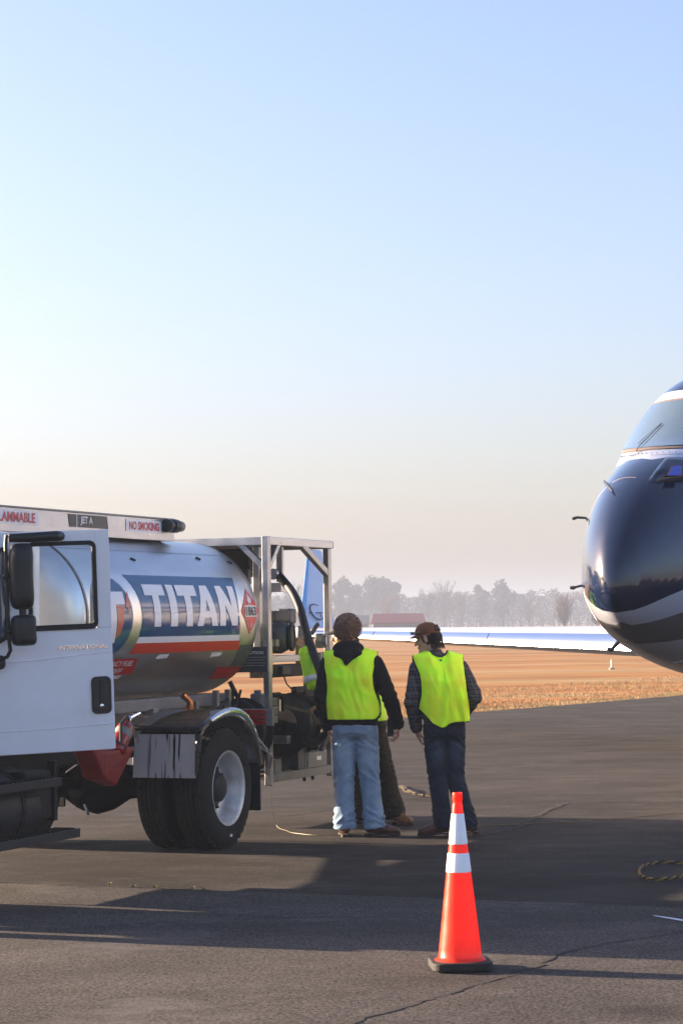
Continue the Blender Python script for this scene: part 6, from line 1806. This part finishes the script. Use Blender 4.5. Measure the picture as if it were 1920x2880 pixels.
# ------------------------------------------------------------------ fire extinguisher on the truck's red tray
def tw_(s, w, z):
    a = radians(22.6); return Vector((-.9305 + s * sin(a) + w * cos(a), 18.5294 + s * cos(a) - w * sin(a), z))
FE = empty('fire_extinguisher', tw_(-1.66, -.10, .90)); b0 = tw_(-1.66, -.10, .90)
bot = tw_(-1.70, -.12, .865) - b0; topp = tw_(-1.50, -.12, 1.075) - b0; ax = (topp - bot).normalized(); L_ = (topp - bot).length
m_ = MB(); m_.lathe(bot, ax, [(0, .05), (.01, .062), (.02, .066), (L_ - .06, .066), (L_ - .03, .055), (L_ - .01, .032), (L_, .022), (L_ + .02, .02)], 22); m_.build('cylinder', M['red_paint'], FE, smooth=True)
m_ = MB(); m_.lathe(bot, ax, [(.15, .0665), (.21, .0668)], 22, caps=False); m_.build('label_band', M['cream'], FE, smooth=True)
m_ = MB(); m_.lathe(topp + ax * .015, ax, [(0, .02), (.045, .018)], 12); m_.tube([topp + ax * .05, topp + ax * .06 + (tw_(-1.33, -.12, 1.10) - b0 - topp) * .9], .012, 8); m_.build('valve', M['chrome'], FE, smooth=True)
m_ = MB(); m_.bar(topp + ax * .04, tw_(-1.37, -.10, .925) - b0, .016, .028); m_.build('lever', M['chrome'], FE, bevel=.004)
m_ = MB(); m_.tube([topp + ax * .03, tw_(-1.60, -.07, 1.13) - b0, tw_(-1.72, -.06, 1.08) - b0, tw_(-1.74, -.05, .95) - b0], .012, 8); m_.build('discharge_hose', M['black_rubber'], FE, smooth=True)
m_ = MB(); m_.lathe(bot, ax, [(.045, .070), (.06, .070)], 22, caps=False); m_.build('clamp_band', M['dark_steel'], FE)
tag(FE, 'red fire extinguisher with chrome valve strapped beside the fender', 'extinguisher')

# ------------------------------------------------------------------ traffic cone
CN = empty('traffic_cone', (.577, 11.95, 0), radians(4))
m_ = MB(); out = []
for cx_, cy_, a0 in ((.125, -.125, -90), (.125, .125, 0), (-.125, .125, 90), (-.125, -.125, 180)):
    for i in range(7): a = radians(a0 + 15 * i); out.append((cx_ + .07 * cos(a), cy_ + .07 * sin(a)))
out = [(x * .80, y * .80) for x, y in out]
m_.prism(out, lambda a, b, d: (a, b, d), .012, .052)
for sx in (-1, 1):
    for sy in (-1, 1): m_.box(sx * .11 - .02, sx * .11 + .02, sy * .11 - .02, sy * .11 + .02, 0, .013)
m_.build('base', M['cone_base'], CN, bevel=.008, seg=3)
PR = [(.051, .133), (.056, .130), (.062, .117), (.075, .112), (.11, .1080), (.80, .0305), (.845, .0265), (.853, .0240), (.868, .0243), (.872, .0262), (.905, .0262), (.909, .0250), (.910, .020), (.88, .018)]
def rad_at(z): return .1080 + (.0305 - .1080) * (z - .11) / .69
m_ = MB(); m_.lathe((0, 0, 0), (0, 0, 1), PR, 64, caps=False); m_.build('cone_body', M['cone_orange'], CN, smooth=True, ang=50)
def band_(z0, z1):
    m_ = MB(); m_.lathe((0, 0, 0), (0, 0, 1), [(z0, rad_at(z0) + .0005), (z0 + .002, rad_at(z0) + .0022), (z1 - .002, rad_at(z1) + .0022), (z1, rad_at(z1) + .0005)], 64, caps=False); m_.build('reflective_band', M['cone_white'], CN, smooth=True)
band_(.645, .802); band_(.502, .600)
tag(CN, 'tall orange traffic cone with two white bands on a black base', 'cone')

# ------------------------------------------------------------------ rope loop, grounding wire, frayed rope, weeds
RP = empty('rope', (2.3, 16.3, 0))
Q = [(2.75, 16.35, .018), (2.60, 16.62, .018), (2.42, 16.80, .02), (2.28, 16.86, .02), (2.14, 16.66, .02), (2.06, 16.30, .02), (2.035, 15.96, .02), (2.10, 15.76, .02), (2.22, 15.84, .02), (2.38, 16.05, .02), (2.55, 16.22, .02), (2.80, 16.30, .055), (3.1, 16.30, .02), (3.6, 16.2, .02)]
path = smooth_path(Q, 14)
# walk the path at even steps and wind two strands round it
ev = [path[0]]; acc = 0
for i in range(1, len(path)):
    a, b = path[i - 1], path[i]; L_ = (b - a).length; t = 0
    while acc + (L_ - t) >= .012:
        t += .012 - acc; acc = 0; ev.append(a.lerp(b, min(1, t / L_)))
    acc += L_ - t
for ph, mt, nm in ((0, 'rope_yellow', 'strand'), (pi, 'rope_black', 'strand')):
    P = []
    for i, p in enumerate(ev):
        d = (ev[min(i + 1, len(ev) - 1)] - ev[max(0, i - 1)]).normalized(); x = d.cross(Vector((0, 0, 1))).normalized(); y = x.cross(d); a = ph + i * .62
        P.append(p + (x * cos(a) + y * sin(a)) * .0052 - Vector((2.3, 16.3, 0)))
    m_ = MB(); m_.tube(P, .0062, 6); m_.build(nm, M[mt], RP, smooth=True)
tag(RP, 'yellow and black twisted rope lying in a loop at the right edge', 'rope')

WP = [(-.655, 20.36, .50), (-.66, 20.35, .30), (-.64, 20.36, .10), (-.60, 20.33, .012), (-.52, 20.05, .006), (-.44, 19.79, .006), (-.22, 19.56, .006), (.08, 19.70, .006), (.54, 19.87, .006), (1.02, 20.2, .006), (1.45, 20.33, .006), (1.80, 20.43, .006), (1.86, 20.40, .02), (2.0, 20.50, .006), (2.38, 20.73, .006), (3.1, 21.26, .006), (4.6, 22.3, .006), (7, 24, .006)]
m_ = MB(); m_.tube(smooth_path(WP, 6), .0028, 6); o = m_.build('grounding_wire', M['wire_yellow'], None, smooth=True)
tag(o, 'thin yellow grounding wire hanging from the truck and crossing the apron', 'wire')
rnd = random.Random(8)
SP = smooth_path([(.50, 25.5, .02), (.59, 24.77, .03), (.64, 24.09, .03), (.73, 23.78, .02), (.83, 23.66, .012), (.95, 23.6, .01)], 6)
m_ = MB()
for k in range(9):
    a, b = rnd.uniform(-.03, .03), rnd.uniform(-.1, .1); i0 = rnd.randint(0, 10); i1 = rnd.randint(18, len(SP) - 1)
    m_.tube([p + Vector((a + rnd.uniform(-.012, .012), b + rnd.uniform(-.03, .03), rnd.uniform(0, .02))) for p in SP[i0:i1]], .0035, 4)
o = m_.build('frayed_rope', M['straw'], None); tag(o, 'frayed straw coloured rope on the tarmac behind the tan boot', 'rope')
# low weeds in the pavement joint
for i, (x, y) in enumerate(((-1.65, 16.06), (-1.47, 15.91), (-1.32, 15.85), (-1.05, 15.73), (-.97, 15.66))):
    m_ = MB(); rnd = random.Random(40 + i)
    for k in range(12 + 5 * (i % 3)):
        a = rnd.uniform(0, 2 * pi); q = rnd.uniform(.01, .035); h = rnd.uniform(.006, .022); s_ = Vector((-sin(a), cos(a), 0)) * .004; p = Vector((cos(a) * q, sin(a) * q, h))
        m_.add([-s_ * .5, s_ * .5, p * .6 + s_, p, p * .6 - s_], [(0, 1, 2, 3, 4)])
    o = m_.build('weed', M['weed'], None, recalc=False); o.location = (x, y, .004)
    tag(o, ['tiny weed tuft farthest left in the pavement joint', 'second weed tuft from the left in the pavement joint', 'middle weed tuft of the five in the pavement joint', 'weed tuft next to the rightmost in the pavement joint', 'rightmost tiny weed tuft in the pavement joint'][i], 'weed', 'weeds in the pavement joint')

# ------------------------------------------------------------------ haze
m_ = MB(); m_.box(-2700, 2700, -2700, 2700, -1.2, 24)
hz = bpy.data.materials.new('haze'); hz.use_nodes = True
nt = hz.node_tree; nt.nodes.clear(); out_n = nt.nodes.new('ShaderNodeOutputMaterial'); pv = nt.nodes.new('ShaderNodeVolumePrincipled')
pv.inputs['Color'].default_value = (.345, .415, .535, 1); pv.inputs['Density'].default_value = .0011; pv.inputs['Anisotropy'].default_value = 0.
nt.links.new(pv.outputs[0], out_n.inputs['Volume'])
tag(m_.build('haze', hz), 'thin pale morning haze over the field', 'haze', kind='stuff')
